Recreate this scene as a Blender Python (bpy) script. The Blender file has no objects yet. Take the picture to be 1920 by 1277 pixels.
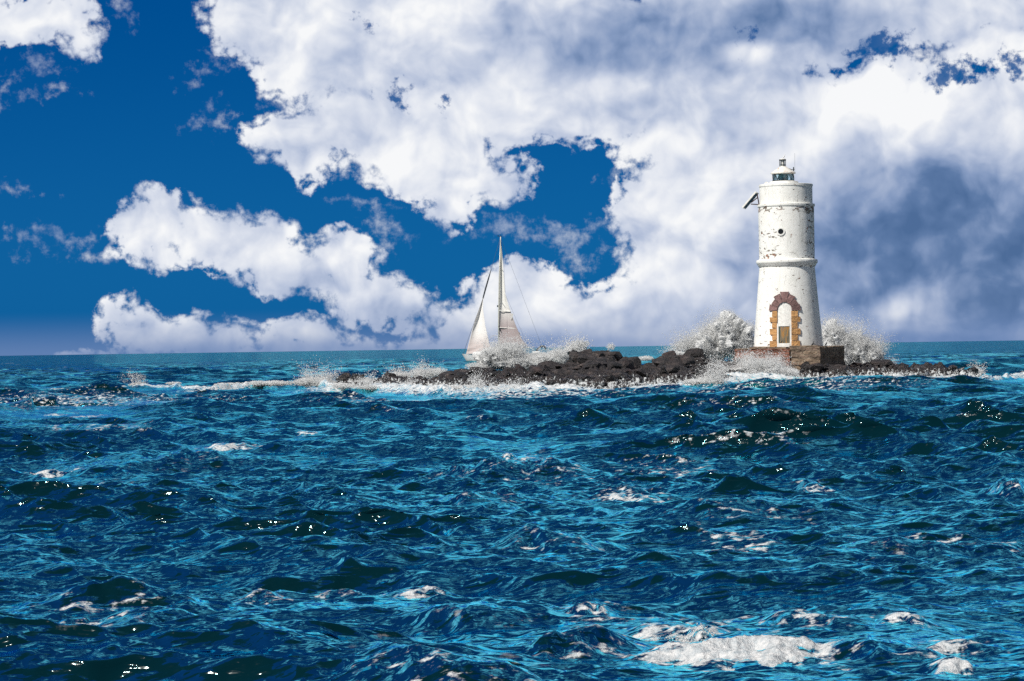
import bpy, bmesh, math, random
import numpy as np
from mathutils import Matrix, Vector
R = math.radians
random.seed(7)
rng = np.random.default_rng(11)
scn = bpy.context.scene
COL = scn.collection

# ------------------------------------------------------------------ camera
CAMH = 2.3
FPX = 5000.0                       # focal length in photo pixels (1920 wide)
cam_d = bpy.data.cameras.new('camera')
cam = bpy.data.objects.new('camera', cam_d)
COL.objects.link(cam)
cam_d.sensor_width = 36.0
cam_d.lens = FPX / 1920.0 * 36.0
cam_d.clip_start = 0.5
cam_d.clip_end = 90000.0
CM = Matrix.Translation((0, 0, CAMH)) @ Matrix.Rotation(R(90.16), 4, 'X') @ Matrix.Rotation(R(-0.865), 4, 'Z')
cam.matrix_world = CM
scn.camera = cam
CR = CM.to_3x3()

def W(px, py, Y):
    """world point at depth Y that the photo shows at px, py"""
    d = CR @ Vector(((px - 960) / FPX, -(py - 638.5) / FPX, -1))
    t = Y / d.y
    return Vector((d.x * t, Y, CAMH + d.z * t))

def azel(px, py):
    d = (CR @ Vector(((px - 960) / FPX, -(py - 638.5) / FPX, -1))).normalized()
    return math.degrees(math.atan2(d.x, d.y)), math.degrees(math.asin(d.z))

# ------------------------------------------------------------------ world
SUN_EL, SUN_AZ = 46.0, 180 + 47.0      # compass style azimuth from +Y clockwise
scn.view_settings.view_transform = 'Standard'
scn.view_settings.look = 'None'
scn.view_settings.exposure = 0.0
scn.view_settings.gamma = 1.0
scn.cycles.use_denoising = False
scn.cycles.max_bounces = 6
scn.cycles.volume_bounces = 1
scn.cycles.caustics_reflective = False
scn.cycles.caustics_refractive = False
scn.cycles.diffuse_bounces = 5
scn.cycles.glossy_bounces = 3
scn.cycles.transparent_max_bounces = 12
scn.cycles.sample_clamp_indirect = 6.0

world = bpy.data.worlds.new("World")
scn.world = world
world.use_nodes = True
WT = world.node_tree
WT.nodes.clear()

class NT:
    def __init__(s, tree): s.t = tree
    def n(s, typ, ins=(), out=0, **kw):
        nd = s.t.nodes.new(typ)
        for k, v in kw.items(): setattr(nd, k, v)
        it = ins.items() if isinstance(ins, dict) else enumerate(ins)
        for k, v in it:
            if v is None: continue
            if isinstance(v, bpy.types.NodeSocket): s.t.links.new(v, nd.inputs[k])
            else: nd.inputs[k].default_value = v
        return nd.outputs[out]
    def m(s, op, a, b=None, c=None, clamp=False):
        return s.n('ShaderNodeMath', (a, b, c), operation=op, use_clamp=clamp)
    def vm(s, op, a, b=None, out=0, scale=None):
        nd = s.t.nodes.new('ShaderNodeVectorMath'); nd.operation = op
        for k, v in enumerate((a, b)):
            if v is None: continue
            if isinstance(v, bpy.types.NodeSocket): s.t.links.new(v, nd.inputs[k])
            else: nd.inputs[k].default_value = v
        if scale is not None:
            if isinstance(scale, bpy.types.NodeSocket): s.t.links.new(scale, nd.inputs['Scale'])
            else: nd.inputs['Scale'].default_value = scale
        return nd.outputs[out]
    def noise(s, vec, scale, detail=4, rough=.55, lac=2.0, dist=0.0, out='Fac', **kw):
        nd = s.t.nodes.new('ShaderNodeTexNoise')
        for k, v in kw.items(): setattr(nd, k, v)
        if vec is not None: s.t.links.new(vec, nd.inputs['Vector'])
        nd.inputs['Scale'].default_value = scale; nd.inputs['Detail'].default_value = detail
        nd.inputs['Roughness'].default_value = rough; nd.inputs['Lacunarity'].default_value = lac
        nd.inputs['Distortion'].default_value = dist
        return nd.outputs[out]
    def mr(s, v, a, b, c=0.0, d=1.0, smooth=True):
        nd = s.t.nodes.new('ShaderNodeMapRange')
        nd.interpolation_type = 'SMOOTHSTEP' if smooth else 'LINEAR'; nd.clamp = True
        for k, x in enumerate((v, a, b, c, d)):
            if isinstance(x, bpy.types.NodeSocket): s.t.links.new(x, nd.inputs[k])
            else: nd.inputs[k].default_value = x
        return nd.outputs[0]
    def mix(s, f, a, b, mode='MIX'):
        nd = s.t.nodes.new('ShaderNodeMix'); nd.data_type = 'RGBA'; nd.blend_type = mode
        for k, x in ((0, f), (6, a), (7, b)):
            if isinstance(x, bpy.types.NodeSocket): s.t.links.new(x, nd.inputs[k])
            elif k and len(x) == 3: nd.inputs[k].default_value = (*x, 1)
            else: nd.inputs[k].default_value = x
        return nd.outputs[2]
    def ramp(s, f, stops):
        nd = s.t.nodes.new('ShaderNodeValToRGB')
        s.t.links.new(f, nd.inputs[0])
        cr = nd.color_ramp
        while len(cr.elements) < len(stops): cr.elements.new(0.5)
        for e, (p, c) in zip(cr.elements, stops):
            e.position = p; e.color = (*c, 1) if len(c) == 3 else c
        return nd.outputs[0]

SKY_STR = 0.1
w = NT(WT)
sky = WT.nodes.new('ShaderNodeTexSky'); sky.sky_type = 'NISHITA'; sky.sun_disc = False
sky.sun_elevation = R(SUN_EL); sky.sun_rotation = R(SUN_AZ); sky.altitude = 0
sky.air_density = 1.0; sky.dust_density = 0.3; sky.ozone_density = 3.0
tc = WT.nodes.new('ShaderNodeTexCoord').outputs['Generated']
sep = WT.nodes.new('ShaderNodeSeparateXYZ'); WT.links.new(tc, sep.inputs[0])
dx, dy, dz = sep.outputs
az = w.m('MULTIPLY', w.m('ARCTAN2', dx, dy), 57.29578)
el = w.m('MULTIPLY', w.m('ARCSINE', dz), 57.29578)
comb = w.n('ShaderNodeCombineXYZ', (az, el, 0.0))
# the clouds are laid out on the sky in degrees of azimuth and elevation; edges broken up by turbulence
def n2(vec, scale, detail, rough=.55, out='Fac'):
    return w.noise(vec, scale, detail, rough, out=out, noise_dimensions='2D')
warp1 = w.vm('SCALE', w.vm('SUBTRACT', n2(comb, 0.55, 2, .5, out='Color'), (.5, .5, .5)), scale=1.0)
warp2 = w.vm('SCALE', w.vm('SUBTRACT', n2(comb, 2.2, 4, .6, out='Color'), (.5, .5, .5)), scale=0.24)
P = w.vm('ADD', w.vm('ADD', comb, warp1), warp2)
P = w.vm('MULTIPLY', P, (1, 1, 0))
PS = w.vm('ADD', comb, warp1)
PS = w.vm('MULTIPLY', PS, (1, 1, 0))
PD = w.vm('ADD', comb, w.vm('MULTIPLY', w.vm('ADD', warp1, w.vm('SCALE', warp2, scale=.25)), (.25, .25, 0)))
DEG = math.degrees(1 / FPX)

EPS = (1e-7, 1e-7, 0)
CNT = [0]
def ell(Pv, cx, cy, rx, ry, rot=0, after=None):
    """distance from the centre of an ellipse on the sky, 1 on its rim"""
    a, e = azel(cx, cy); rx *= DEG; ry *= DEG
    CNT[0] += 1
    if after is not None and CNT[0] % 8 == 0:      # makes the node wait for the ones before it, so the long chain fits the shader stack
        Pv = w.n('ShaderNodeVectorMath', (after, EPS, Pv), operation='MULTIPLY_ADD')
        ell.last = Pv
    if rot == 0:
        return w.vm('LENGTH', w.n('ShaderNodeVectorMath', (Pv, (1 / rx, 1 / ry, 0), (-a / rx, -e / ry, 0)), operation='MULTIPLY_ADD'), out=1)
    return w.vm('LENGTH', w.n('ShaderNodeMapping', {0: Pv, 1: (a, e, 0), 2: (0, 0, R(rot)), 3: (rx, ry, 1)}, vector_type='TEXTURE'), out=1)
ell.last = None

def field(lst, k=.25):
    acc = None; ell.last = P
    for e in lst:
        r = math.sqrt(e[2] * e[3]) * DEG
        d = w.m('MULTIPLY_ADD', ell(ell.last, *e[:4], e[4] if len(e) > 4 else 0, acc), r, -r)
        acc = d if acc is None else w.m('SMOOTH_MIN', acc, d, k)
    return acc

# px, py, rx, ry, rot(ccw)
SOLID = [
 (50, 30, 115, 42), (-60, 20, 90, 60), (125, 40, 45, 45),
 (500, 25, 115, 65), (470, 70, 60, 40), (640, 90, 175, 105), (560, 255, 82, 46, 8), (585, 295, 34, 34), (690, 240, 115, 75), (800, 260, 140, 90),
 (860, 335, 90, 44), (925, 335, 48, 40), (780, 60, 230, 160), (1030, 120, 300, 150), (1060, 215, 160, 48), (1280, 120, 260, 140),
 (1480, 20, 300, 100), (1700, 20, 250, 62), (1860, 90, 110, 40), (1180, 235, 80, 26), (840, 400, 30, 26),
 (1690, 200, 140, 88), (1860, 255, 130, 98), (1480, 250, 180, 105), (1262, 258, 100, 56), (1282, 365, 100, 90), (1262, 465, 88, 82), (1420, 450, 260, 210),
 (1720, 440, 380, 240), (1330, 595, 320, 75), (1800, 620, 500, 60), (2150, 300, 300, 300),
 (1000, 575, 115, 78), (905, 620, 90, 48), (1120, 605, 140, 66), (820, 650, 110, 24),
 (280, 430, 72, 56), (385, 440, 80, 50), (475, 465, 82, 48), (540, 505, 75, 42), (640, 490, 70, 46), (660, 550, 70, 40), (750, 568, 72, 34, -12),
 (250, 592, 34, 26), (310, 622, 88, 36), (400, 645, 90, 26), (575, 634, 70, 22), (655, 645, 80, 20), (450, 675, 300, 22),
]
WISP = [
 (52, 128, 34, 24), (92, 168, 34, 15), (-2, 172, 22, 16), (238, 15, 16, 28), (376, 222, 20, 10), (414, 238, 18, 13), (368, 150, 16, 12), (20, 356, 40, 10),
 (92, 440, 38, 18), (40, 458, 22, 20), (145, 455, 26, 20), (190, 480, 50, 10), (722, 410, 30, 36, 20), (700, 380, 40, 10), (740, 450, 25, 30),
 (950, 430, 55, 22, -8), (1040, 440, 60, 26, -12), (1085, 485, 34, 16, -20), (845, 410, 34, 30), (1165, 325, 20, 16), (1135, 425, 46, 16),
 (520, 640, 60, 14), (1330, 110, 30, 22), (405, 120, 30, 20), (545, 190, 34, 26), (780, 585, 60, 24), (1880, 60, 120, 60)]
HOLES = [(736, 192, 26, 15), (838, 205, 15, 14), (672, 32, 20, 12), (1640, 92, 60, 32), (1785, 138, 62, 22), (1405, 74, 14, 20), (1897, 128, 44, 26),
 (770, 180, 12, 8)]
# px, py, rx, ry, rot, how dark
SHADE = [
 (1800, 440, 400, 175, 0, .84), (1640, 430, 230, 150, 0, .76), (1900, 540, 300, 130, 0, .80), (1570, 540, 200, 120, 0, .70), (1250, 80, 330, 105, 0, .66), (1490, 50, 230, 90, 0, .66), (1180, 190, 190, 70, 0, .34),
 (1340, 590, 190, 55, 0, .42), (1760, 640, 300, 34, 0, .70), (760, 110, 260, 80, 0, .32), (900, 210, 150, 60, 0, .14), (500, 535, 150, 40, 0, .42), (700, 595, 150, 40, 0, .46),
 (330, 490, 100, 24, 0, .25), (1080, 645, 260, 20, 0, .32), (380, 670, 330, 34, 0, .45), (1000, 40, 200, 60, 0, .28), (1640, 15, 200, 60, 0, .34), (1420, 410, 90, 130, 0, .32),
 (1300, 300, 120, 40, 0, .12), (900, 360, 120, 26, 0, .18), (650, 655, 140, 24, 0, .40), (90, 60, 120, 18, 0, .22), (1370, 250, 60, 70, 0, .25), (620, 330, 60, 14, 0, .2), (1500, 330, 200, 50, 0, .10)]
LIGHT = [(1680, 578, 60, 26, 0, .40), (1640, 190, 130, 60, 0, .3), (1400, 100, 60, 28, 0, .5), (1180, 160, 60, 30, 0, .2)]

solid = field(SOLID)
wisp = field(WISP, .1)
holes = field(HOLES, .1)
edge_n = n2(comb, 3.2, 6, .62)
en = w.m('MULTIPLY_ADD', edge_n, 1.0, -.5)
def puffs(vec, scale, r):
    """signed distance (degrees) to a scatter of round puffs"""
    nd = w.t.nodes.new('ShaderNodeTexVoronoi'); nd.voronoi_dimensions = '2D'; nd.feature = 'F1'
    w.t.links.new(vec, nd.inputs['Vector']); nd.inputs['Scale'].default_value = scale
    return w.m('MULTIPLY_ADD', nd.outputs['Distance'], 1 / scale, -r / scale)
PV = w.vm('ADD', comb, w.vm('SCALE', warp2, scale=.55))
pf1 = puffs(PV, 1.6, .56); pf2 = puffs(PV, 4.2, .56)
lob = w.m('SMOOTH_MIN', w.m('ADD', solid, .06), w.m('MAXIMUM', w.m('ADD', solid, -.10), pf1), .14)
lob = w.m('SMOOTH_MIN', w.m('ADD', lob, .03), w.m('MAXIMUM', w.m('ADD', lob, -.06), pf2), .05)
sdf_s = w.m('ADD', lob, w.m('MULTIPLY_ADD', en, -.42, .055))
billow = w.m('ADD', w.m('MULTIPLY', pf1, -.9), w.m('MULTIPLY', pf2, -.9))
a_solid = w.mr(sdf_s, .14, w.mr(n2(comb, .8, 1), .40, .62, .0, -.10))
sdf_w = w.m('ADD', wisp, w.m('MULTIPLY_ADD', edge_n, -1.7, .90))
a_wisp = w.m('MULTIPLY', w.mr(sdf_w, .16, -.70), .50)
a_hole = w.mr(w.m('ADD', holes, w.m('MULTIPLY_ADD', edge_n, 1.3, -.60)), .08, -.25)
alpha = w.m('MULTIPLY', w.m('MAXIMUM', a_solid, a_wisp), w.m('SUBTRACT', 1.0, w.m('MULTIPLY', a_hole, .92)))
# how much light the cloud sends here: thick shaded undersides against sunlit billows
def relief(scale, off, det, rough=.5):
    return w.m('SUBTRACT', n2(PS, scale, det, rough), n2(w.vm('ADD', PS, off), scale, det, rough))
rel = w.m('ADD', w.m('MULTIPLY', relief(.55, (-.35, .55, 0), 3), 1.0), w.m('MULTIPLY', relief(1.9, (-.12, .20, 0), 3), .30))
dark = None; ell.last = PD
for (cx, cy, rx, ry, rot, st) in SHADE:
    v = w.mr(ell(ell.last, cx, cy, rx, ry, rot, dark), 1.55, .20, 0, st)
    dark = v if dark is None else w.m('SMOOTH_MAX', dark, v, .18)
for (cx, cy, rx, ry, rot, st) in LIGHT:
    dark = w.m('SUBTRACT', dark, w.mr(ell(ell.last, cx, cy, rx, ry, rot, dark), 1.3, .1, 0, st))
thick = w.mr(sdf_s, .1, -.5, .06, 0)
br = w.m('SUBTRACT', w.m('ADD', w.m('SUBTRACT', .94, dark), w.m('MULTIPLY', rel, w.m('MULTIPLY_ADD', dark, -.55, 1.0))), thick)
br = w.m('ADD', br, w.m('ADD', w.m('MULTIPLY', en, .06), w.m('MULTIPLY', billow, .22)), clamp=True)
ccol = w.ramp(br, [(0.0, (.075, .150, .315)), (.14, (.115, .20, .385)), (.30, (.24, .33, .53)), (.55, (.48, .55, .71)), (.78, (.72, .76, .85)), (1.0, (.93, .94, .955))])
ccol = w.vm('SCALE', ccol, scale=1 / SKY_STR)
# clear sky: deep polarised blue
clear = w.vm('MULTIPLY', sky.outputs[0], (.0, .07, .10))
clear = w.vm('ADD', clear, w.mix(w.mr(el, 8.0, 1.0), (.0, .42, 2.2), (.05, .74, 2.9)))
skycol = w.mix(alpha, clear, ccol)
skycol = w.mix(w.mr(el, .95, -.15, 0, .80), skycol, w.vm('SCALE', (.15, .245, .47), scale=1 / SKY_STR))
bg = w.n('ShaderNodeBackground', {0: skycol, 1: SKY_STR})
# the rest of the sky, overhead and behind: broken fair-weather cloud on open blue
gen_n = w.noise(w.vm('MULTIPLY', tc, (1, 1, 2.2)), 2.6, 5, .55)
gen_n = w.m('ADD', gen_n, w.mr(el, 38, 12, 0, .17))      # more cloud in sight towards the horizon
gcol = w.mix(w.mr(gen_n, .54, .80), w.vm('MULTIPLY', sky.outputs[0], (.07, .20, .31)), w.vm('SCALE', w.ramp(w.m('ADD', gen_n, w.m('MULTIPLY', w.noise(tc, 9, 2), .04)), [(.60, (.70, .74, .80)), (1.0, (.40, .46, .56))]), scale=1 / SKY_STR))
bg2 = w.n('ShaderNodeBackground', {0: gcol, 1: SKY_STR})
away = w.m('MAXIMUM', w.mr(w.m('ABSOLUTE', az), 14, 20), w.mr(el, 9.5, 14))
wo = WT.nodes.new('ShaderNodeOutputWorld'); WT.links.new(w.n('ShaderNodeMixShader', (away, bg, bg2)), wo.inputs[0])
world.cycles.sampling_method = 'MANUAL'
world.cycles.sample_map_resolution = 512

# ------------------------------------------------------------------ sun
sl = bpy.data.lights.new('sun', 'SUN'); sl.energy = 5.0; sl.angle = R(0.5); sl.color = (1.0, .955, .88)
so = bpy.data.objects.new('sun', sl); COL.objects.link(so)
sd = Vector((math.sin(R(SUN_AZ)) * math.cos(R(SUN_EL)), math.cos(R(SUN_AZ)) * math.cos(R(SUN_EL)), math.sin(R(SUN_EL))))
so.rotation_euler = sd.to_track_quat('Z', 'Y').to_euler()
so.location = (-60, -60, 80)
# Nishita rotation runs the other way round from a compass in Blender, checked against the lamp
sky.sun_rotation = R(SUN_AZ)

# ------------------------------------------------------------------ helpers
def tag(o, label=None, cat=None, group=None, kind=None):
    if label: o['label'] = label
    if cat: o['category'] = cat
    if group: o['group'] = group
    if kind: o['kind'] = kind
    return o

def link(name, me, mat=None, parent=None):
    o = bpy.data.objects.new(name, me); COL.objects.link(o)
    if mat:
        for m_ in (mat if isinstance(mat, (list, tuple)) else [mat]): me.materials.append(m_)
    if parent: o.parent = parent
    return o

def mesh_np(name, V, F, mat=None, parent=None, smooth=True, attrs=None):
    """V (n,3) array, F (m,k) array of one face size"""
    me = bpy.data.meshes.new(name)
    V = np.asarray(V, np.float32); F = np.asarray(F, np.int32)
    k = F.shape[1]
    me.vertices.add(len(V)); me.vertices.foreach_set('co', V.ravel())
    me.loops.add(F.size); me.loops.foreach_set('vertex_index', F.ravel())
    me.polygons.add(len(F))
    me.polygons.foreach_set('loop_start', np.arange(0, F.size, k, dtype=np.int32))
    me.polygons.foreach_set('use_smooth', np.full(len(F), smooth))
    for an, av in (attrs or {}).items():
        a = me.attributes.new(an, 'FLOAT', 'POINT'); a.data.foreach_set('value', np.asarray(av, np.float32))
    me.update(calc_edges=True)
    return link(name, me, mat, parent)

def mesh_py(name, V, F, mat=None, parent=None, smooth=False):
    me = bpy.data.meshes.new(name); me.from_pydata([tuple(v) for v in V], [], F); me.update()
    bm = bmesh.new(); bm.from_mesh(me); bmesh.ops.recalc_face_normals(bm, faces=bm.faces); bm.to_mesh(me); bm.free()
    if smooth: me.polygons.foreach_set('use_smooth', [True] * len(me.polygons))
    return link(name, me, mat, parent)

def empty(name, loc):
    o = bpy.data.objects.new(name, None); COL.objects.link(o); o.location = loc; o.empty_display_size = .3
    return o

class Geo:
    def __init__(s): s.V = []; s.F = []
    def box(s, c, sz, rot=None):
        b = len(s.V); M = rot or Matrix.Identity(3)
        for z in (-1, 1):
            for x, y in ((-1, -1), (1, -1), (1, 1), (-1, 1)):
                s.V.append(Vector(c) + M @ Vector((x * sz[0] / 2, y * sz[1] / 2, z * sz[2] / 2)))
        s.F += [[b+3, b+2, b+1, b], [b+4, b+5, b+6, b+7]] + [[b+i, b+(i+1) % 4, b+4+(i+1) % 4, b+4+i] for i in range(4)]
    def tube(s, pts, rad, n=8, cap=True):
        pts = [Vector(p) for p in pts]; b = len(s.V)
        rad = rad if isinstance(rad, (list, tuple)) else [rad] * len(pts)
        up = None
        for i, p in enumerate(pts):
            t = (pts[min(i+1, len(pts)-1)] - pts[max(i-1, 0)]).normalized()
            if up is None: up = Vector((0, 0, 1)) if abs(t.z) < .9 else Vector((0, 1, 0))
            a = t.cross(up).normalized(); c = a.cross(t).normalized(); up = c
            for j in range(n):
                q = 2 * math.pi * j / n
                s.V.append(p + (a * math.cos(q) + c * math.sin(q)) * rad[i])
        for i in range(len(pts) - 1):
            for j in range(n):
                s.F.append([b+i*n+j, b+i*n+(j+1) % n, b+(i+1)*n+(j+1) % n, b+(i+1)*n+j])
        if cap:
            s.F.append([b + j for j in range(n)][::-1]); e = b + (len(pts)-1) * n
            s.F.append([e + j for j in range(n)])
    def lathe(s, prof, n=96, c=(0, 0, 0), close=False):
        b = len(s.V)
        for z, r in prof:
            for j in range(n):
                q = 2 * math.pi * j / n
                s.V.append(Vector((c[0] + r * math.sin(q), c[1] - r * math.cos(q), c[2] + z)))
        for i in range(len(prof) - 1):
            for j in range(n):
                s.F.append([b+i*n+j, b+i*n+(j+1) % n, b+(i+1)*n+(j+1) % n, b+(i+1)*n+j])
        if close:
            s.F.append([b + j for j in range(n)][::-1]); e = b + (len(prof)-1) * n
            s.F.append([e + j for j in range(n)])
    def build(s, name, mat, parent=None, smooth=False, bevel=0):
        o = mesh_py(name, s.V, s.F, mat, parent, smooth)
        if bevel:
            m_ = o.modifiers.new('bevel', 'BEVEL'); m_.width = bevel; m_.segments = 2; m_.limit_method = 'ANGLE'
        return o

def autosmooth(o, ang=35):
    me = o.data
    me.polygons.foreach_set('use_smooth', [True] * len(me.polygons))
    bm = bmesh.new(); bm.from_mesh(me)
    for e in bm.edges:
        if len(e.link_faces) == 2 and e.calc_face_angle(0) > R(ang): e.smooth = False
    bm.to_mesh(me); bm.free()
    return o

def mat(name):
    m_ = bpy.data.materials.new(name); m_.use_nodes = True; m_.node_tree.nodes.clear()
    t = NT(m_.node_tree)
    out = m_.node_tree.nodes.new('ShaderNodeOutputMaterial')
    return m_, t, out

def simple(name, col, rough=.5, metal=0, var=.25, vscale=3.0, bump=0.0, bscale=40, spec=.5):
    m_, t, out = mat(name)
    co = t.n('ShaderNodeTexCoord', out=3)
    nz = t.noise(co, vscale, 6, .6)
    c2 = tuple(min(1, c * (1 - var)) for c in col); c1 = tuple(min(1, c * (1 + var * .5)) for c in col)
    cc = t.ramp(nz, [(.3, c2), (.7, c1)])
    ins = {'Base Color': cc, 'Roughness': rough, 'Metallic': metal, 'Specular IOR Level': spec}
    if bump: ins['Normal'] = t.n('ShaderNodeBump', {'Strength': .6, 'Distance': bump, 'Height': t.noise(co, bscale, 4)})
    t.t.links.new(t.n('ShaderNodeBsdfPrincipled', ins), out.inputs[0])
    return m_

# numpy gradient noise
def _hash(ix, iy, iz, seed):
    h = (ix.astype(np.int64) * 374761393 + iy.astype(np.int64) * 668265263 + iz.astype(np.int64) * 2147483647 + seed * 1274126177) & 0xffffffff
    h = ((h ^ (h >> 13)) * 1274126177) & 0xffffffff
    h = ((h ^ (h >> 16)) * 2246822519) & 0xffffffff
    return (h ^ (h >> 15)) & 0xffff
def vnoise(x, y, z=None, seed=0):
    """value noise in -1..1"""
    z = np.zeros_like(x) if z is None else z
    fx, fy, fz = np.floor(x), np.floor(y), np.floor(z)
    tx, ty, tz = x - fx, y - fy, z - fz
    sx, sy, sz = (t * t * t * (t * (t * 6 - 15) + 10) for t in (tx, ty, tz))
    ix, iy, iz = fx.astype(np.int64), fy.astype(np.int64), fz.astype(np.int64)
    def H(a, b, c): return _hash(ix + a, iy + b, iz + c, seed) / 32767.5 - 1
    def L(a, b, t): return a + (b - a) * t
    return L(L(L(H(0,0,0), H(1,0,0), sx), L(H(0,1,0), H(1,1,0), sx), sy), L(L(H(0,0,1), H(1,0,1), sx), L(H(0,1,1), H(1,1,1), sx), sy), sz)
def vnoise2(x, y, seed=0):
    fx, fy = np.floor(x), np.floor(y)
    tx, ty = x - fx, y - fy
    sx = tx * tx * (3 - 2 * tx); sy = ty * ty * (3 - 2 * ty)
    ix, iy = fx.astype(np.int64), fy.astype(np.int64); o = np.zeros_like(ix)
    H = lambda a, b: _hash(ix + a, iy + b, o, seed) / 32767.5 - 1
    a = H(0, 0); b = H(1, 0); c = H(0, 1); d = H(1, 1)
    return (a + (b - a) * sx) * (1 - sy) + (c + (d - c) * sx) * sy
def fbm2(x, y, o=4, seed=0, gain=.5):
    s = 0; a = 1; n = 0
    for i in range(o):
        s = s + a * vnoise2(x * 2**i + 17.3 * i, y * 2**i - 9.1 * i, seed + i); n += a; a *= gain
    return s / n
def smooth(a, b, x):
    t = np.clip((x - a) / (b - a), 0, 1); return t * t * (3 - 2 * t)

# ------------------------------------------------------------------ reef outline (metres; x across, y away)
HOR = lambda px: 667 - 0.0151 * px
def wx(px, Y): return W(px, 650, Y).x
# photo column: depth of the seaward edge, depth of the crest, height of the crest
REEF = [(618, 158, 160, -.2), (640, 156.5, 160, .45), (660, 155, 160, .60), (690, 154, 159, .40), (705, 153, 158, .15), (725, 150, 157, .62), (745, 148, 156, .45),
        (765, 146, 155, .30), (785, 142, 153, .65), (815, 138, 151, .55), (830, 136, 150, .72), (870, 133, 149, .98), (905, 131, 148, 1.02), (950, 130, 149, 1.0), (1000, 130, 151, 1.12),
        (1045, 131, 154, 1.12), (1070, 132, 156, 1.45), (1090, 132, 157, 1.80), (1120, 133, 158, 2.02), (1145, 134, 159, 1.90), (1170, 135, 160, 1.40), (1200, 137, 161, 1.02),
        (1215, 138, 161.5, 1.10), (1240, 139, 162, 1.58), (1262, 141, 163, 1.72), (1300, 145, 164, 1.48), (1340, 150, 166, 1.25), (1380, 155, 167, 1.35), (1420, 159, 169, 1.3), (1480, 160, 167, .75), (1510, 160, 165, .85), (1540, 160, 164.6, .95), (1575, 160.5, 166, 1.0), (1590, 161, 169, 1.0),
        (1620, 160, 169, 1.12), (1650, 160, 169, .98), (1680, 159, 168, 1.05), (1705, 159, 168, .80), (1735, 158.5, 167, .98), (1760, 158, 166, .88), (1775, 158, 165, .68), (1800, 158, 164, .70), (1830, 159, 163, .52), (1850, 160, 162, -.3)]
rX = np.array([wx(p, c) for p, f, c, h in REEF]); rF = np.array([f for p, f, c, h in REEF]); rC = np.array([c for p, f, c, h in REEF]); rH = np.array([h - .17 * min(1, max(h, 0) / .6) + (.30 if p < 780 else 0) for p, f, c, h in REEF])

def reef_h(x, y):
    f = np.interp(x, rX, rF, left=170, right=170); c = np.interp(x, rX, rC, left=175, right=175); h = np.interp(x, rX, rH, left=-1.5, right=-1.5)
    t = (y - f) / np.maximum(c - f, .5)
    front = np.where(t < 0, -0.25 + t * 2.5, -0.25 + (h + .25) * np.clip(t, 0, 1) ** .85)
    back = h - np.maximum(y - c, 0) * (0.18) - np.maximum(y - c - 3.0, 0) * .45
    z = np.where(y < c, front, back)
    endl = smooth(rX[0] - 3, rX[0], x) * (1 - smooth(rX[-1], rX[-1] + 3, x))
    return np.where(endl > 0, z, -2) * 1.0 - (1 - endl) * 1.5

# ------------------------------------------------------------------ sea
def sea_setup():
    r = np.random.default_rng(5)
    N = 210
    lam = np.exp(np.log(.22) + (np.log(13.0) - np.log(.22)) * r.uniform(0, 1, N) ** 1.5); lam.sort()
    mean = R(-90 - 14)                                    # the waves run towards the camera and a little to the left
    spread = np.where(lam > 4, .28, np.where(lam > 1.2, .42, .62))
    ang = mean + r.normal(0, 1, N) * spread
    k = 2 * np.pi / lam
    st = np.interp(np.log(lam), np.log([.22, .5, 1.2, 2.5, 5, 9, 13]), [.058, .070, .086, .094, .058, .027, .013])
    return dict(lam=lam, k=k, dx=np.cos(ang), dy=np.sin(ang), a=st / k, ph=r.uniform(0, 2*np.pi, N))
SEA = sea_setup()

# photo px, py of crest, width px, height m, depth m, foam strength, skew
CAPS = [
 (1400, 1200, 310, .085, .60, 1.9, .04), (1270, 1168, 190, .13, .75, 1.25, 0), (1300, 1216, 220, .045, .55, 1.7, 0), (1430, 1222, 220, .04, .55, 1.7, 0), (790, 1100, 130, .07, .35, 1.0, .0), (500, 1112, 110, .05, .3, .75, 0), (640, 1104, 120, .05, .3, .5, 0), (1108, 1130, 90, .07, .35, .9, 0), (900, 1125, 260, .07, .4, .15, 0),
 (130, 1164, 90, .06, .3, .85, 0), (255, 1158, 90, .06, .35, .9, 0), (1480, 1148, 110, .05, .35, .8, 0), (1560, 1152, 150, .05, .3, .6, 0), (1690, 1148, 90, .06, .3, .85, 0),
 (1790, 1208, 160, .05, .3, .8, 0), (1775, 1236, 90, .05, .35, .95, 0), (1640, 1200, 220, .06, .4, .25, 0), (425, 832, 105, .16, 1.1, 1.1, 0), (580, 808, 50, .12, .9, .95, 0), (1175, 922, 115, .12, .8, 1.0, 0), (90, 885, 70, .12, .8, 1.0, 0),
 (205, 799, 100, .12, 1.2, .85, 0), (80, 800, 70, .10, 1.0, .75, 0), (100, 771, 45, .12, 1.3, .9, 0), (160, 774, 55, .12, 1.3, .9, 0), (1785, 806, 30, .1, .8, .9, 0), (980, 862, 380, .20, 1.3, .25, 0), (985, 858, 60, .12, .7, .85, 0), (950, 852, 30, .10, .6, .7, 0),
 (1090, 782, 20, .1, .8, .9, 0), (1700, 1020, 360, .10, .9, .12, 0), (300, 850, 420, .16, 1.4, .12, 0), (200, 1100, 300, .09, .5, .25, 0), (310, 1140, 330, .08, .5, .2, 0), (1030, 1000, 220, .08, .6, .25, 0),
 (1090, 1180, 220, .08, .45, .3, 0), (830, 1240, 380, .09, .5, .35, 0), (1525, 905, 60, .1, .7, .5, 0), (190, 902, 60, .08, .6, .5, 0), (900, 920, 200, .08, .7, .2, 0), (1370, 940, 320, .1, .9, .2, 0), (1900, 893, 80, .12, .9, .3, 0)]
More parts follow.
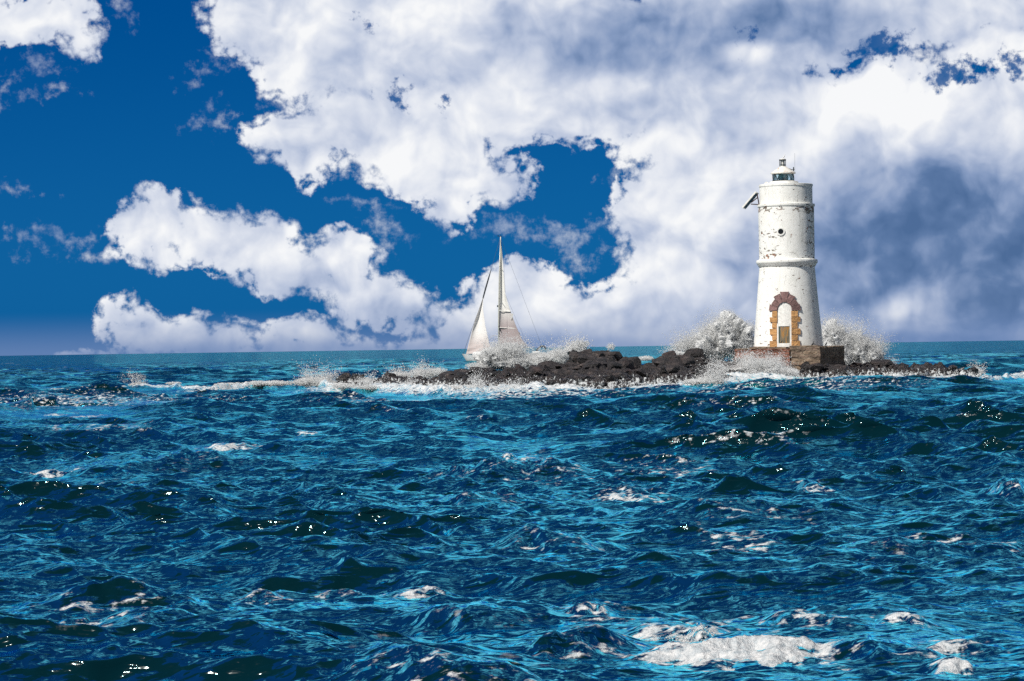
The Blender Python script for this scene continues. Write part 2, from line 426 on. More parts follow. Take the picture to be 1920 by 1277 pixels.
# lacy patches left behind by breakers: px, py, rx px, ry px, strength
LACE = [(150, 757, 190, 9, .54), (380, 757, 100, 6, .42), (830, 756, 190, 8, .58), (1000, 747, 200, 9, .6), (1400, 1030, 70, 20, .50), (1300, 1160, 250, 12, .34), (1870, 1022, 90, 8, .4), (1250, 890, 90, 10, .35), (1440, 738, 240, 9, .45), (1600, 725, 200, 7, .45), (1700, 1020, 100, 8, .35), (330, 1220, 120, 14, .3)]
# long breakers near the reef: photo points of the crest line, height, depth, foam
BREAK = [([(120, 727), (230, 722), (330, 720), (370, 722)], .42, 1.8, 1.0, 170), ([(390, 722), (450, 719), (520, 716), (580, 714), (640, 722)], .55, 2.2, 1.1, 160),
         ([(610, 724), (700, 722), (780, 727), (850, 733)], .50, 2.0, 1.1, 148), ([(1850, 708), (1900, 703), (1990, 700)], .35, 1.8, 1.0, 170),
         ([(0, 768), (140, 752), (300, 752)], .22, 2.0, .2, 118)]
FARC = [(1895, 656, 60, 1.0), (1808, 653, 20, 1), (110, 692, 30, .9), (500, 688, 14, 1.), (880, 672, 20, .9), (60, 700, 18, .9), (1560, 0, 0, 0)]

def zdist(px, py): return CAMH * FPX / max(py - HOR(px), 3.0)

def sea_eval(X, Y, dr=None, dt=None):
    S = SEA
    r = np.hypot(X, Y)
    if dr is None: dr = np.full_like(X, .05)
    gust = .80 + .40 * fbm2(X / 9, Y / 14, 2, 90)
    calm = 1 - .35 * smooth(150, 110, Y) * 0
    Z = np.zeros_like(X); DX = np.zeros_like(X); DY = np.zeros_like(X); ZS = None; ZC = np.zeros_like(X)
    for i in range(len(S['lam'])):
        l = S['lam'][i]
        if ZS is None and l > .85: ZS = Z.copy()
        att = np.clip((l / dr - 2.5) / 3.0, 0, 1)
        if att.max() <= 0: continue
        if l < 3: att = att * gust
        p = S['k'][i] * (S['dx'][i] * X + S['dy'][i] * Y) + S['ph'][i]
        a = S['a'][i] * att
        sn = a * np.sin(p)
        if l < 4.5:
            cp = np.cos(p); e_ = np.exp(1.1 * (cp - 1)); Z += a * 1.7 * (e_ - .44); sn = sn * (.55 + .75 * e_)
        else: Z += a * np.cos(p)
        DX -= S['dx'][i] * sn; DY -= S['dy'][i] * sn
    Z = Z + .10 * np.maximum(Z, 0) ** 2
    # short steep wavelets with sharp ridges
    foam = np.zeros_like(X); shal = np.zeros_like(X)
    rough = fbm2(X * 3.1, Y * 2.2, 4, 40, .6)
    for (px, py, wd, H, dep, fo, sk) in CAPS:
        if fo < .45: H *= 1.75; dep *= 1.25
        H = H * (.72 if (fo > .5 and fo < 1.4 and py > 790) else 1.0); zc = H * 1.15 + .03
        Yc = (CAMH - zc) * FPX / (py - HOR(px)); xc = wx(px, Yc); wm = wd / FPX * Yc / 2
        m = (np.abs(X - xc) < wm * 5) & (np.abs(Y - Yc) < dep * 8)
        if not m.any(): continue
        wy = smooth(-7.5 * dep, -3.0 * dep, Y[m] - Yc) * (1 - smooth(dep, 4 * dep, Y[m] - Yc)) * np.exp(-(np.abs(X[m] - xc) / (wm * 2.0)) ** 2)
        kp = 1 - wy * min(.85, .55 + .4 * fo)
        Z[m] += (kp - 1) * (Z[m] - ZS[m]); DX[m] *= np.sqrt(kp); DY[m] *= np.sqrt(kp)
        x = X[m] - xc; y = Y[m] - Yc; rg = rough[m]
        y = y + sk * x + .16 * dep * np.sin(x / wm * 1.7 + px) + .25 * dep * vnoise2(x / wm * 3 + px, x * 0 + 3.3, 5)
        ex = np.exp(-(np.abs(x) / (wm * .95)) ** 3)
        sh = np.where(y < 0, np.exp(-(y / (dep * .42)) ** 2), np.exp(-(y / (dep * 1.0)) ** 2))
        ZC[m] = np.maximum(ZC[m], zc * sh * ex * (1 + .30 * rg)) + .12 * np.minimum(ZC[m], zc * sh * ex)
        lo = -dep * (.70 + .45 * fbm2(x / wm * 4 + 5, y * 0 + px, 3, 8))
        fm = ex ** .7 * smooth(lo - .15 * dep, lo + .25 * dep, y) * (1 - smooth(.02 * dep, .25 * dep, y))
        tear = (.80 + .5 * fbm2(x * 7, y * 5, 3, 9)) if fo > 1.4 else .80 + .55 * fbm2(x / wm * 5 + px, y / dep * 2, 3, 9)
        foam[m] = np.maximum(foam[m], fo * fm * tear)
        # torn film trailing behind the crest
        foam[m] = np.maximum(foam[m], .42 * min(fo, 1) * np.exp(-(x / (wm * 1.3)) ** 2) * smooth(-.2 * dep, .3 * dep, y) * (1 - smooth(1.0 * dep, 4.5 * dep, y)))
    Z = Z + ZC
    for pts, H, dep, fo, Ylead in BREAK:
        xs = np.array([wx(p, zdist(p, q + H * .75 * FPX / Ylead)) for p, q in pts]); ys = np.array([zdist(p, q + H * .75 * FPX / Ylead) for p, q in pts])
        m = (X > xs[0] - 4) & (X < xs[-1] + 4) & (np.abs(Y - ys.mean()) < 40)
        if not m.any(): continue
        x = X[m]; yc = np.interp(x, xs, ys); wq = 1 - .75 * smooth(-30, -20, Y[m] - yc) * (1 - smooth(2, 6, Y[m] - yc)) * smooth(xs[0] - 4, xs[0], x) * (1 - smooth(xs[-1], xs[-1] + 4, x))
        Z[m] += (wq - 1) * (Z[m] - ZS[m]) ; y = Y[m] - yc + .6 * fbm2(x * .7, x * 0, 3, 66)
        ex = smooth(xs[0] - 3, xs[0] + 1, x) * (1 - smooth(xs[-1] - 1, xs[-1] + 3, x))
        var = .70 + .5 * vnoise2(x * .35, x * 0 + H, 31) + .35 * vnoise2(x * 1.5, x * 0 + H, 33) + .22 * vnoise2(x * 4, y * 2, 35)
        sh = np.where(y < 0, np.exp(-(y / (dep * .5)) ** 2), np.exp(-(y / (dep * 1.3)) ** 2))
        Z[m] += H * var * ex * sh
        lo = -dep * (.5 + .5 * fbm2(x * .8, x * 0 + 2, 3, 7))
        foam[m] = np.maximum(foam[m], fo * ex * (1 - smooth(.3 * dep, .8 * dep, y)) * smooth(lo - .5, lo + .5, y))
        shal[m] = np.maximum(shal[m], .8 * ex * np.exp(-(y / (dep * 1.6)) ** 2))
    for (px, py, ax, ay, st) in LACE:
        Y0 = zdist(px, py); x0 = wx(px, Y0); am = ax / FPX * Y0
        Y1 = zdist(px, py - ay) - Y0; Y2 = Y0 - zdist(px, py + ay)
        q = ((X - x0) / am) ** 2 + (np.where(Y > Y0, (Y - Y0) / Y1, (Y - Y0) / Y2)) ** 2
        foam = np.maximum(foam, st * np.exp(-q * .9))
    # white water round the reef
    f = np.interp(X, rX, rF, left=400, right=400); c = np.interp(X, rX, rC, left=400, right=400)
    inx = smooth(rX[0] - 2, rX[0] + 2, X) * (1 - smooth(rX[-1] - 2, rX[-1] + 3, X))
    wfront = np.interp(X, [wx(p, 150) for p in (640, 900, 1100, 1250, 1330, 1450, 1520, 1600, 1700, 1840)], [6, 10, 9, 6, 7, 11, 8, 3.5, 4, 3.5])
    nn = fbm2(X * .45, Y * .22, 4, 51)
    dd = (f - Y) / wfront + nn * .55                      # 0 at rocks edge, 1 at outer edge of the foam
    sf = inx * smooth(1.15, .55, dd) * smooth(c + 7, c + 2, Y)
    foam = np.maximum(foam, sf * (1.05 + .35 * nn))
    shal = np.maximum(shal, inx * smooth(3.4, .6, dd) * smooth(c + 14, c + 3, Y) * .85)
    kq = 1 - .55 * inx * smooth(2.6, .5, dd); Z *= kq
    surge = sf * smooth(-2, .6, dd) * np.interp(X, [wx(p, 140) for p in (600, 660, 900, 1010, 1080, 1180, 1330, 1400, 1500, 1560, 1900)], [.6, 1.3, 2.1, 1.9, 1.0, .6, 1.0, 2.0, 1.6, .5, .5])
    Z += surge * (.17 + .16 * nn + .12 * rough)
    # far whitecaps and the odd crest that spills by itself
    cells = vnoise2(X * .22 + .02 * Y, Y * .05, 71) + .5 * vnoise2(X * .9, Y * .13, 73)
    foam = np.maximum(foam, .85 * smooth(1.12, 1.25, cells) * smooth(150, 230, Y))
    crest = smooth(.26, .40, Z + .10 * rough) * smooth(.1, .5, fbm2(X / 5, Y / 5, 2, 77)) * smooth(120, 60, r)
    foam = np.maximum(foam, .45 * crest)
    # broken foam is lumpy
    fine = smooth(140, 60, r)
    lump = fbm2(X * 9, Y * 7, 3, 81, .6)
    Z += np.clip(foam - .3, 0, 1) * ((.032 * lump + .020 * fbm2(X * 26, Y * 20, 3, 85, .6)) * fine + .20 * fbm2(X * 2.0, Y * 1.6, 5, 83, .65) * smooth(90, 130, r) * smooth(300, 200, r))
    Q = .85
    return X + Q * DX, Y + Q * DY, Z, foam, shal

def build_sea(mat_):
    rs = [.6]
    while rs[-1] < 45000:
        r = rs[-1]
        if r < 14: d = max(.30, 0.0) if r < 12 else .12
        elif r < 50: d = .0018 * r
        elif r < 200: d = .0026 * r
        elif r < 700: d = .0026 * r + (r - 200) * .004
        elif r < 3000: d = .010 * r
        else: d = .06 * r
        rs.append(r + d)
    rs = np.array(rs)
    an = list(np.linspace(-14, 14, 760))
    side = list(np.arange(15, 40, 1.0)) + list(np.arange(42, 180, 4.0))
    an = np.radians(np.array([-a for a in side[::-1]] + an + side + [180.0]))
    th, rr = np.meshgrid(an, rs)
    dr = np.gradient(rs)[:, None] * np.ones_like(th)
    da = np.gradient(an)[None, :] * rr
    da = np.where(np.abs(th) > R(14.2), da, da)
    X = (rr * np.sin(th)).ravel(); Y = (rr * np.cos(th)).ravel()
    x, y, z, fo, sh = sea_eval(X, Y, np.maximum(dr, da).ravel())
    n, m = len(rs), len(an)
    I = np.arange(n * m).reshape(n, m)
    nxt = np.roll(I, -1, axis=1)
    A = I[:-1].ravel(); B = nxt[:-1].ravel(); C = nxt[1:].ravel(); D = I[1:].ravel()
    F = np.stack([A, B, C, D], 1)[:, ::-1]
    o = mesh_np('sea', np.stack([x, y, z], 1), F, mat_, None, True, {'foam': fo, 'shallow': sh, 'far': smooth(110, 420, rr.ravel())})
    return tag(o, kind='structure')

def sea_material():
    m_, t, out = mat('sea_water')
    co = t.n('ShaderNodeTexCoord', out=3)
    foam = t.n('ShaderNodeAttribute', attribute_name='foam', out=2)
    shal = t.n('ShaderNodeAttribute', attribute_name='shallow', out=2)
    cs = t.vm('MULTIPLY', co, (.5, 1.15, 1.0))
    n1a = t.noise(cs, 3.2, 2, .45, dist=.35)
    n1 = t.m('SUBTRACT', 1.0, t.m('ABSOLUTE', t.m('MULTIPLY_ADD', n1a, 2.6, -1.3)))
    n2 = t.noise(cs, 15.0, 2, .5, dist=.4)
    n3 = t.noise(t.vm('MULTIPLY', co, (.5, .8, 1)), .9, 4, .6)
    hgt = t.m('ADD', t.m('MULTIPLY', n1, .034), t.m('ADD', t.m('MULTIPLY', n2, .006), t.m('MULTIPLY', n3, .05)))
    bmp = t.n('ShaderNodeBump', {'Strength': 1.0, 'Distance': 1.0, 'Height': hgt})
    far = t.n('ShaderNodeAttribute', attribute_name='far', out=2)
    fnz = t.vm('MULTIPLY', t.vm('SUBTRACT', t.noise(t.vm('MULTIPLY', co, (.7, .45, 1)), 1.0, 3, .6, out='Color'), (.5, .5, .5)), (2.4, 4.6, 0))
    bmp = t.vm('NORMALIZE', t.vm('ADD', bmp, t.vm('SCALE', fnz, scale=far)))
    # body of the water under the reflecting skin
    body = t.mix(shal, (.0008, .014, .020), (.004, .17, .20))
    big = t.noise(co, .08, 3)
    body = t.mix(t.mr(big, .45, .65), body, t.mix(shal, (.0008, .015, .022), (.004, .17, .20)))
    deep = t.n('ShaderNodeBsdfDiffuse', {'Color': body, 'Roughness': 0.0})
    gl = t.n('ShaderNodeBsdfGlossy', {'Color': (.02, .79, 1.0, 1), 'Roughness': .045, 'Normal': bmp})
    fr = t.m('POWER', t.n('ShaderNodeFresnel', {'IOR': 1.33, 'Normal': bmp}), 1.42)
    fr = t.m('MULTIPLY', fr, t.m('MULTIPLY_ADD', far, -.42, 1.0))
    water = t.n('ShaderNodeMixShader', (fr, deep, gl))
    glint = t.n('ShaderNodeBsdfGlossy', {'Color': t.vm('SCALE', (1.0, .97, .92), scale=t.m('MULTIPLY', t.n('ShaderNodeFresnel', {'IOR': 1.33, 'Normal': bmp}), .16)), 'Roughness': .085, 'Normal': bmp})
    water = t.n('ShaderNodeAddShader', (water, glint))
    # foam
    fn = t.noise(t.vm('MULTIPLY', co, (.6, 1.3, 1)), 8.0, 5, .66)
    fn2 = t.n('ShaderNodeTexVoronoi', {'Vector': t.vm('MULTIPLY', t.vm('ADD', co, t.vm('SCALE', t.noise(co, 4, 3, out='Color'), scale=.4)), (.45, 1, 1)), 'Scale': 3.6}, feature='DISTANCE_TO_EDGE')
    lace = t.mr(fn2, .0, .22, .30, -.15)
    fsum = t.m('ADD', t.m('MULTIPLY', foam, .88), t.m('ADD', t.m('MULTIPLY_ADD', fn, 3.2, -1.62), lace))
    ff = t.m('MULTIPLY', t.mr(fsum, .50, .95), t.mr(foam, .04, .20))
    fcol = t.ramp(t.noise(co, 16, 5, .6), [(.3, (.42, .48, .52)), (.62, (.80, .80, .80))])
    fb = t.n('ShaderNodeBump', {'Strength': .9, 'Distance': .05, 'Height': t.noise(co, 22, 5, .7)})
    fo = t.n('ShaderNodeBsdfDiffuse', {'Color': fcol, 'Normal': fb})
    fin = t.n('ShaderNodeMixShader', (ff, water, fo))
    t.t.links.new(fin, out.inputs[0])
    return m_
import os
SEA_OBJ = build_sea(sea_material())

# ------------------------------------------------------------------ rock
def rock_material():
    m_, t, out = mat('basalt')
    co = t.n('ShaderNodeTexCoord', out=3)
    geo = t.n('ShaderNodeNewGeometry', out=0)
    z = t.n('ShaderNodeSeparateXYZ', (geo,), out=2)
    n1 = t.noise(co, 1.3, 6, .62); n2 = t.noise(co, 7, 6, .65)
    col = t.ramp(n1, [(.32, (.010, .009, .011)), (.48, (.026, .020, .021)), (.62, (.062, .047, .044)), (.72, (.24, .185, .165))])
    col = t.mix(t.mr(n2, .35, .7, 0, .55), col, (.008, .007, .009))
    st_ = t.noise(t.vm('MULTIPLY', co, (.6, .6, 5.0)), 1.6, 4, .6)
    col = t.mix(t.mr(st_, .55, .66, 0, .5), col, (.15, .12, .11))
    vr_ = t.n('ShaderNodeTexVoronoi', {'Vector': t.vm('ADD', co, t.vm('SCALE', t.noise(co, 3, 3, out='Color'), scale=.3)), 'Scale': 2.2}, feature='DISTANCE_TO_EDGE')
    col = t.mix(t.mr(vr_, .05, .0, 0, .8), col, (.005, .005, .006))
    red = t.mr(t.noise(co, .55, 3), .60, .68, 0, .45)
    col = t.mix(red, col, (.075, .036, .030))
    # foam runnels left on the low wet rock
    fr = t.noise(t.vm('MULTIPLY', co, (2.6, .8, .9)), 2.2, 6, .7)
    fl = t.mr(z, 1.15, .2, -.12, .15)
    ff = t.mr(t.m('ADD', fr, fl), .60, .66, 0, .9)
    wet = t.mr(z, 1.5, .2, .62, .28)
    bm_ = t.n('ShaderNodeBump', {'Strength': 1.0, 'Distance': .22, 'Height': t.noise(co, 5, 8, .70)})
    p = t.n('ShaderNodeBsdfPrincipled', {'Base Color': t.mix(ff, col, (.74, .77, .78)), 'Roughness': t.m('MAXIMUM', wet, t.m('MULTIPLY', ff, .9)), 'Normal': bm_, 'Specular IOR Level': .6})
    t.t.links.new(p, out.inputs[0])
    return m_
ROCK = rock_material()

def ico(sub=2):
    bm = bmesh.new(); bmesh.ops.create_icosphere(bm, subdivisions=sub, radius=1)
    V = np.array([v.co[:] for v in bm.verts]); F = np.array([[v.index for v in f.verts] for f in bm.faces]); bm.free()
    return V, F
ICO3 = ico(3); ICO2 = ico(2); ICO5 = ico(6)

def chunk(r, size, flat=.7, sub=ICO2, cuts=14, nz=.18):
    V = sub[0].copy()
    q = V * 1.3 + r.uniform(-50, 50, 3)
    V *= (1 + .35 * vnoise(q[:, 0], q[:, 1], q[:, 2], 3))[:, None]
    for _ in range(cuts):
        n = r.normal(size=3); n /= np.linalg.norm(n); o = r.uniform(.45, .85)
        d = V @ n - o
        V -= np.maximum(d, 0)[:, None] * n
    q = V * 3.5 + 7
    V *= (1 + nz * vnoise(q[:, 0], q[:, 1], q[:, 2], 5))[:, None]
    V *= np.array([r.uniform(.9, 1.5), r.uniform(.8, 1.3), flat * r.uniform(.7, 1.2)]) * size
    a = r.uniform(0, 6.28); b = r.normal(0, .3)
    Rz = np.array([[math.cos(a), -math.sin(a), 0], [math.sin(a), math.cos(a), 0], [0, 0, 1]])
    Rx = np.array([[1, 0, 0], [0, math.cos(b), -math.sin(b)], [0, math.sin(b), math.cos(b)]])
    return V @ Rz.T @ Rx.T

def build_reef():
    x0, x1 = rX[0] - 2, rX[-1] + 2
    xs = np.arange(x0, x1, .085); ys = np.arange(127, 182, .16)
    X, Y = np.meshgrid(xs, ys)
    h = reef_h(X, Y)
    xd = X + .7 * fbm2(X * .5, Y * .5, 3, 5); yd = Y + .7 * fbm2(X * .5 + 9, Y * .5, 3, 6)
    big = fbm2(xd * .55, yd * .4, 3, 12)
    rid = 1 - np.abs(fbm2(xd * 1.1, yd * .8, 4, 22, .55)) * 2
    det = fbm2(xd * 3.2, yd * 2.6, 4, 32, .6)
    amp = smooth(-.6, .6, h)
    z = h + amp * (.34 * big + .34 * (rid - .5) + .32 * det)
    # ledges
    st = .24; zz = z / st + .5 * vnoise2(X * .3, Y * .3, 3); fl = np.floor(zz); fr = zz - fl
    z = z * .45 + .55 * ((fl + smooth(.55, 1, fr) - (zz - z / st)) * st)
    z = np.maximum(z, -1.2)
    n, m = X.shape; I = np.arange(n * m).reshape(n, m)
    F = np.stack([I[:-1, :-1].ravel(), I[:-1, 1:].ravel(), I[1:, 1:].ravel(), I[1:, :-1].ravel()], 1)
    keep = (z.ravel()[F].max(1) > -.9)
    Vs = [np.stack([X.ravel(), Y.ravel(), z.ravel()], 1)]; 
    base = mesh_np('reef', Vs[0], F[keep], ROCK, None, True)
    # shattered blocks lying all over it
    r = np.random.default_rng(3); BV = []; BF = []; off = 0
    cnt = 0
    while cnt < 2600:
        px = r.uniform(632, 1835); Yq = r.uniform(130, 176); x = wx(px, Yq)
        hh = float(reef_h(np.array([x]), np.array([Yq]))[0])
        if hh < -.1: continue
        if Yq > np.interp(x, rX, rC) + 2.5: continue
        if 1395 < px < 1590 and Yq > 165.5: continue
        s = float(np.clip(r.lognormal(-1.62, .55), .08, .60)) * (.6 + .4 * min(hh, 1.2))
        V = chunk(r, s, .72, ICO2, 13, .14) + np.array([x, Yq, hh + r.uniform(-.20, .75) * s])
        BV.append(V); BF.append(ICO2[1] + off); off += len(V); cnt += 1
    bl = mesh_np('reef_blocks', np.concatenate(BV), np.concatenate(BF), ROCK, None, False)
    # join into the one mass of rock
    me = bl.data
    bm = bmesh.new(); bm.from_mesh(base.data); bm.from_mesh(me); bm.to_mesh(base.data); bm.free()
    bpy.data.objects.remove(bl)
    return tag(base, kind='structure')
REEF_OBJ = build_reef()
REEF_OBJ.name = 'rocky_shore'

def lone_rock(px, py, Y, size, label, seed):
    r = np.random.default_rng(seed); p = W(px, py, Y)
    BV = []; BF = []; off = 0
    for i in range(14):
        s = size * r.uniform(.3, .8)
        V = chunk(r, s, .7, ICO3 if i < 3 else ICO2) + np.array([p.x + r.normal() * size * .7, Y + r.normal() * size * .4, r.uniform(-.1, .35) * size])
        k = ICO3 if i < 3 else ICO2
        BV.append(V); BF.append(k[1] + off); off += len(V)
    V = np.concatenate(BV); c = V.mean(0); c[2] = 0
    o = mesh_np('sea_rock', V - c, np.concatenate(BF), ROCK, None, False); o.location = c
    return tag(o, label, 'rock', 'rocks standing clear of the reef')
lone_rock(1921, 690, 166, .75, 'dark jagged rock cut by the right edge of the picture, in foam', 5)
lone_rock(655, 708, 153, .75, 'low dark rock at the far left end of the reef in the surf', 8)
lone_rock(722, 708, 150, .7, 'small dark rock in breaking foam between the far left rock and the long reef', 9)

# ------------------------------------------------------------------ masonry platform
ZT = 170.0
S = ZT / FPX                          # metres per photo pixel at the tower
def masonry(name, c1, c2, mortar, sc=1.0, wetz=.9):
    m_, t, out = mat(name)
    co = t.n('ShaderNodeTexCoord', out=3)
    geo = t.n('ShaderNodeNewGeometry', out=0)
    z = t.n('ShaderNodeSeparateXYZ', (geo,), out=2)
    wv = t.vm('ADD', co, t.vm('SCALE', t.vm('SUBTRACT', t.noise(co, 3, 3, out='Color'), (.5, .5, .5)), scale=.22))
    sp = t.t.nodes.new('ShaderNodeSeparateXYZ'); t.t.links.new(wv, sp.inputs[0])
    uv = t.n('ShaderNodeCombineXYZ', (t.m('ADD', sp.outputs[0], t.m('MULTIPLY', sp.outputs[1], .8)), sp.outputs[2], 0.0))
    br = t.t.nodes.new('ShaderNodeTexBrick'); t.t.links.new(uv, br.inputs[0])
    br.inputs['Scale'].default_value = 1.0 * sc; br.inputs['Mortar Size'].default_value = .018; br.inputs['Mortar Smooth'].default_value = .6
    br.inputs['Brick Width'].default_value = .55; br.inputs['Row Height'].default_value = .23
    br.inputs['Color1'].default_value = (*c1, 1); br.inputs['Color2'].default_value = (*c2, 1); br.inputs['Mortar'].default_value = (*mortar, 1)
    n1 = t.noise(co, 2.2, 7, .68); n2 = t.noise(co, 8, 6, .7)
    col = t.mix(t.mr(n1, .40, .62, 0, .75), br.outputs[0], tuple(x * .32 for x in c1))
    col = t.mix(t.mr(n2, .52, .68, 0, .6), col, mortar)
    wet = t.mr(t.m('ADD', z, t.m('MULTIPLY_ADD', n1, 1.2, -.6)), wetz, wetz - .6, 0, .85)
    col = t.mix(wet, col, (.020, .018, .018))
    bm_ = t.n('ShaderNodeBump', {'Strength': 1.0, 'Distance': .06, 'Height': t.m('ADD', t.m('MULTIPLY', br.outputs[1], -.8), t.m('MULTIPLY', n2, .9))})
    t.t.links.new(t.n('ShaderNodeBsdfPrincipled', {'Base Color': col, 'Roughness': .8, 'Normal': bm_}), out.inputs[0])
    return m_

def worn_prism(name, foot, z0, z1s, matl, parent, seed, amp=.05, step=.13):
    """upright wall block on a footprint (ccw list of x,y), top heights per corner, eroded faces"""
    loc = parent.location
    bm = bmesh.new()
    lo = [bm.verts.new((x - loc.x, y - loc.y, z0 - loc.z)) for x, y in foot]
    hi = [bm.verts.new((x - loc.x, y - loc.y, z - loc.z)) for (x, y), z in zip(foot, z1s)]
    n = len(foot)
    bm.faces.new(lo[::-1]); bm.faces.new(hi)
    for i in range(n): bm.faces.new((lo[i], lo[(i+1) % n], hi[(i+1) % n], hi[i]))
    bmesh.ops.triangulate(bm, faces=bm.faces)
    for _ in range(7):
        es = [e for e in bm.edges if e.calc_length() > step]
        if not es: break
        bmesh.ops.subdivide_edges(bm, edges=es, cuts=1)
        bmesh.ops.triangulate(bm, faces=bm.faces)
    bm.normal_update()
    N = np.array([v.normal[:] for v in bm.verts]); V = np.array([v.co[:] for v in bm.verts])
    d = amp * (fbm2(V[:, 0] * 3 + V[:, 1] * 2.3, V[:, 2] * 4, 4, seed, .6) - .3)
    V2 = V + N * d[:, None]
    for v, c in zip(bm.verts, V2): v.co = c
    me = bpy.data.meshes.new(name); bm.to_mesh(me); bm.free()
    me.polygons.foreach_set('use_smooth', [False] * len(me.polygons))
    return link(name, me, matl, parent)

MAS_RED = masonry('red_masonry', (.30, .115, .070), (.20, .080, .055), (.22, .17, .13), 1.0, .75)
MAS_TAN = masonry('tan_masonry', (.30, .215, .145), (.16, .105, .080), (.33, .27, .20), 1.0, .8)
MAS_GREY = masonry('dark_masonry', (.10, .080, .078), (.075, .062, .065), (.15, .12, .11), 1.0, .9)
def XY(px, Y): return (wx(px, Y), Y)
ptop = W(1478, 651.5, ZT).z
plat = empty('stone_platform', (W(1478, 651, ZT).x, ZT, 0)); plat.location.z = 0
tag(plat, 'worn red and brown masonry platform on the reef under the white lighthouse', 'platform')
t1, t2 = W(1377, 655.5, 168.3).z, W(1478, 654, 166).z
worn_prism('brick_wing', [XY(1377, 167.6), XY(1481, 165.6), XY(1490, 173), XY(1383, 173.2)], -.6, [t1, t2, t2, t1], MAS_RED, plat, 4, .11, .10)
t3 = W(1538, 649, 165).z
worn_prism('stone_block', [XY(1481.5, 165.55), XY(1538, 164.9), XY(1584, 167.9), XY(1566, 173.5), XY(1492, 173.5)], -.6, [t3 - .06, t3, t3, t3 - .02, t3 - .05], MAS_TAN, plat, 9, .11, .10)
g = Geo()      # thin coping and loose slabs along the top edge
def slab(px0, px1, Y0, Y1, z, th, c=.0):
    a = Vector((*XY(px0, Y0), z)); b = Vector((*XY(px1, Y1), z)); d = (b - a); L = d.length; an = math.atan2(d.y, d.x)
    g.box((a + b) / 2 + Vector((0, .25, th / 2)), (L, .55, th), Matrix.Rotation(an, 3, 'Z'))
slab(1408, 1440, 167.2, 166.6, t1 + .02, .10); slab(1441, 1477, 166.5, 166.0, t2 + .0, .12)
slab(1483, 1536, 165.75, 165.1, t3 - .02, .07); slab(1384, 1406, 167.7, 167.3, t1 + .0, .05)
cp = g.build('coping', MAS_TAN, None, bevel=.02); cp.parent = plat; cp.location = -plat.location

# ------------------------------------------------------------------ lighthouse
def paint_material(name, peel=1.0):
    m_, t, out = mat(name)
    co = t.n('ShaderNodeTexCoord', out=3)
    sp = t.t.nodes.new('ShaderNodeSeparateXYZ'); t.t.links.new(co, sp.inputs[0])
    x, y, z = sp.outputs
    base = t.ramp(t.noise(co, .9, 6, .6), [(.3, (.83, .82, .77)), (.6, (.90, .895, .86))])
    # grey weather streaks run down the wall
    stv = t.vm('MULTIPLY', co, (3.2, 3.2, .35))
    base = t.mix(t.mr(t.noise(stv, 1.3, 6, .65), .50, .72, 0, .35), base, (.50, .51, .46))
    gn = t.mr(t.noise(co, 2.6, 6, .7), .58, .68, 0, .35)
    base = t.mix(gn, base, (.56, .59, .53))
    # chipped paint, thicker in bands and to either side
    b1 = t.mr(t.m('ABSOLUTE', t.m('SUBTRACT', z, 5.9)), .75, .15, 0, .125)      # brick band below the porthole
    b2 = t.mr(t.m('ABSOLUTE', t.m('SUBTRACT', z, 8.75)), .35, .05, 0, .12)
    b3 = t.mr(t.m('ABSOLUTE', t.m('SUBTRACT', z, 7.2)), .7, .1, 0, .085)
    b4 = t.mr(t.m('ABSOLUTE', t.m('SUBTRACT', z, 5.2)), .22, .05, 0, .08)
    left = t.mr(x, .1, -1.3, 0, 1); right = t.mr(x, .55, 1.6, 0, 1)
    upm = t.mr(z, 5.0, 5.4); upm2 = t.mr(z, 9.3, 8.9)
    zone = t.m('ADD', t.m('MULTIPLY', t.m('ADD', b1, b3), left), t.m('ADD', t.m('MULTIPLY', b2, .8), b4))
    zone = t.m('ADD', zone, t.m('MULTIPLY', t.m('MULTIPLY', right, .085), t.m('MULTIPLY', upm, upm2)))
    zone = t.m('ADD', zone, t.m('MULTIPLY', t.mr(z, .9, .0, 0, .07), left))
    cv = t.vm('MULTIPLY', co, (1, 1, 2.2))
    pn = t.m('ADD', t.noise(cv, 2.6, 6, .66), t.m('MULTIPLY', zone, peel))
    pm = t.mr(pn, .635, .650)
    under = t.ramp(t.noise(co, 3, 3), [(.35, (.30, .26, .21)), (.5, (.13, .10, .085)), (.66, (.38, .16, .09))])
    base = t.mix(pm, base, under)
    rs_ = t.m('MULTIPLY', t.mr(t.noise(t.vm('MULTIPLY', co, (4.2, 4.2, .28)), 1.0, 4, .6), .60, .72), t.m('ADD', t.mr(t.m('ABSOLUTE', t.m('SUBTRACT', z, 4.2)), .9, .2), t.mr(t.m('ABSOLUTE', t.m('SUBTRACT', z, 8.2)), .8, .2)))
    base = t.mix(t.m('MULTIPLY', rs_, .45, clamp=True), base, (.42, .30, .19))
    # hairline cracks
    vr = t.n('ShaderNodeTexVoronoi', {'Vector': t.vm('ADD', t.vm('MULTIPLY', co, (1.0, 1.0, .55)), t.vm('SCALE', t.noise(co, 4, 4, out='Color'), scale=.35)), 'Scale': .9}, feature='DISTANCE_TO_EDGE')
    ck = t.m('MULTIPLY', t.mr(vr, .012, .004), t.mr(t.noise(co, .8, 2), .52, .60))
    base = t.mix(t.m('MULTIPLY', ck, .8), base, (.16, .13, .11))
    bp = t.n('ShaderNodeBump', {'Strength': .8, 'Distance': .03, 'Height': t.m('ADD', t.m('MULTIPLY', t.noise(co, 2.4, 7, .62), .7), t.m('MULTIPLY', pm, -.5))})
    t.t.links.new(t.n('ShaderNodeBsdfPrincipled', {'Base Color': base, 'Roughness': .62, 'Normal': bp, 'Specular IOR Level': .3}), out.inputs[0])
    return m_
PAINT = paint_material('weathered_white_paint'); 
PAINT2 = paint_material('white_paint', .3)
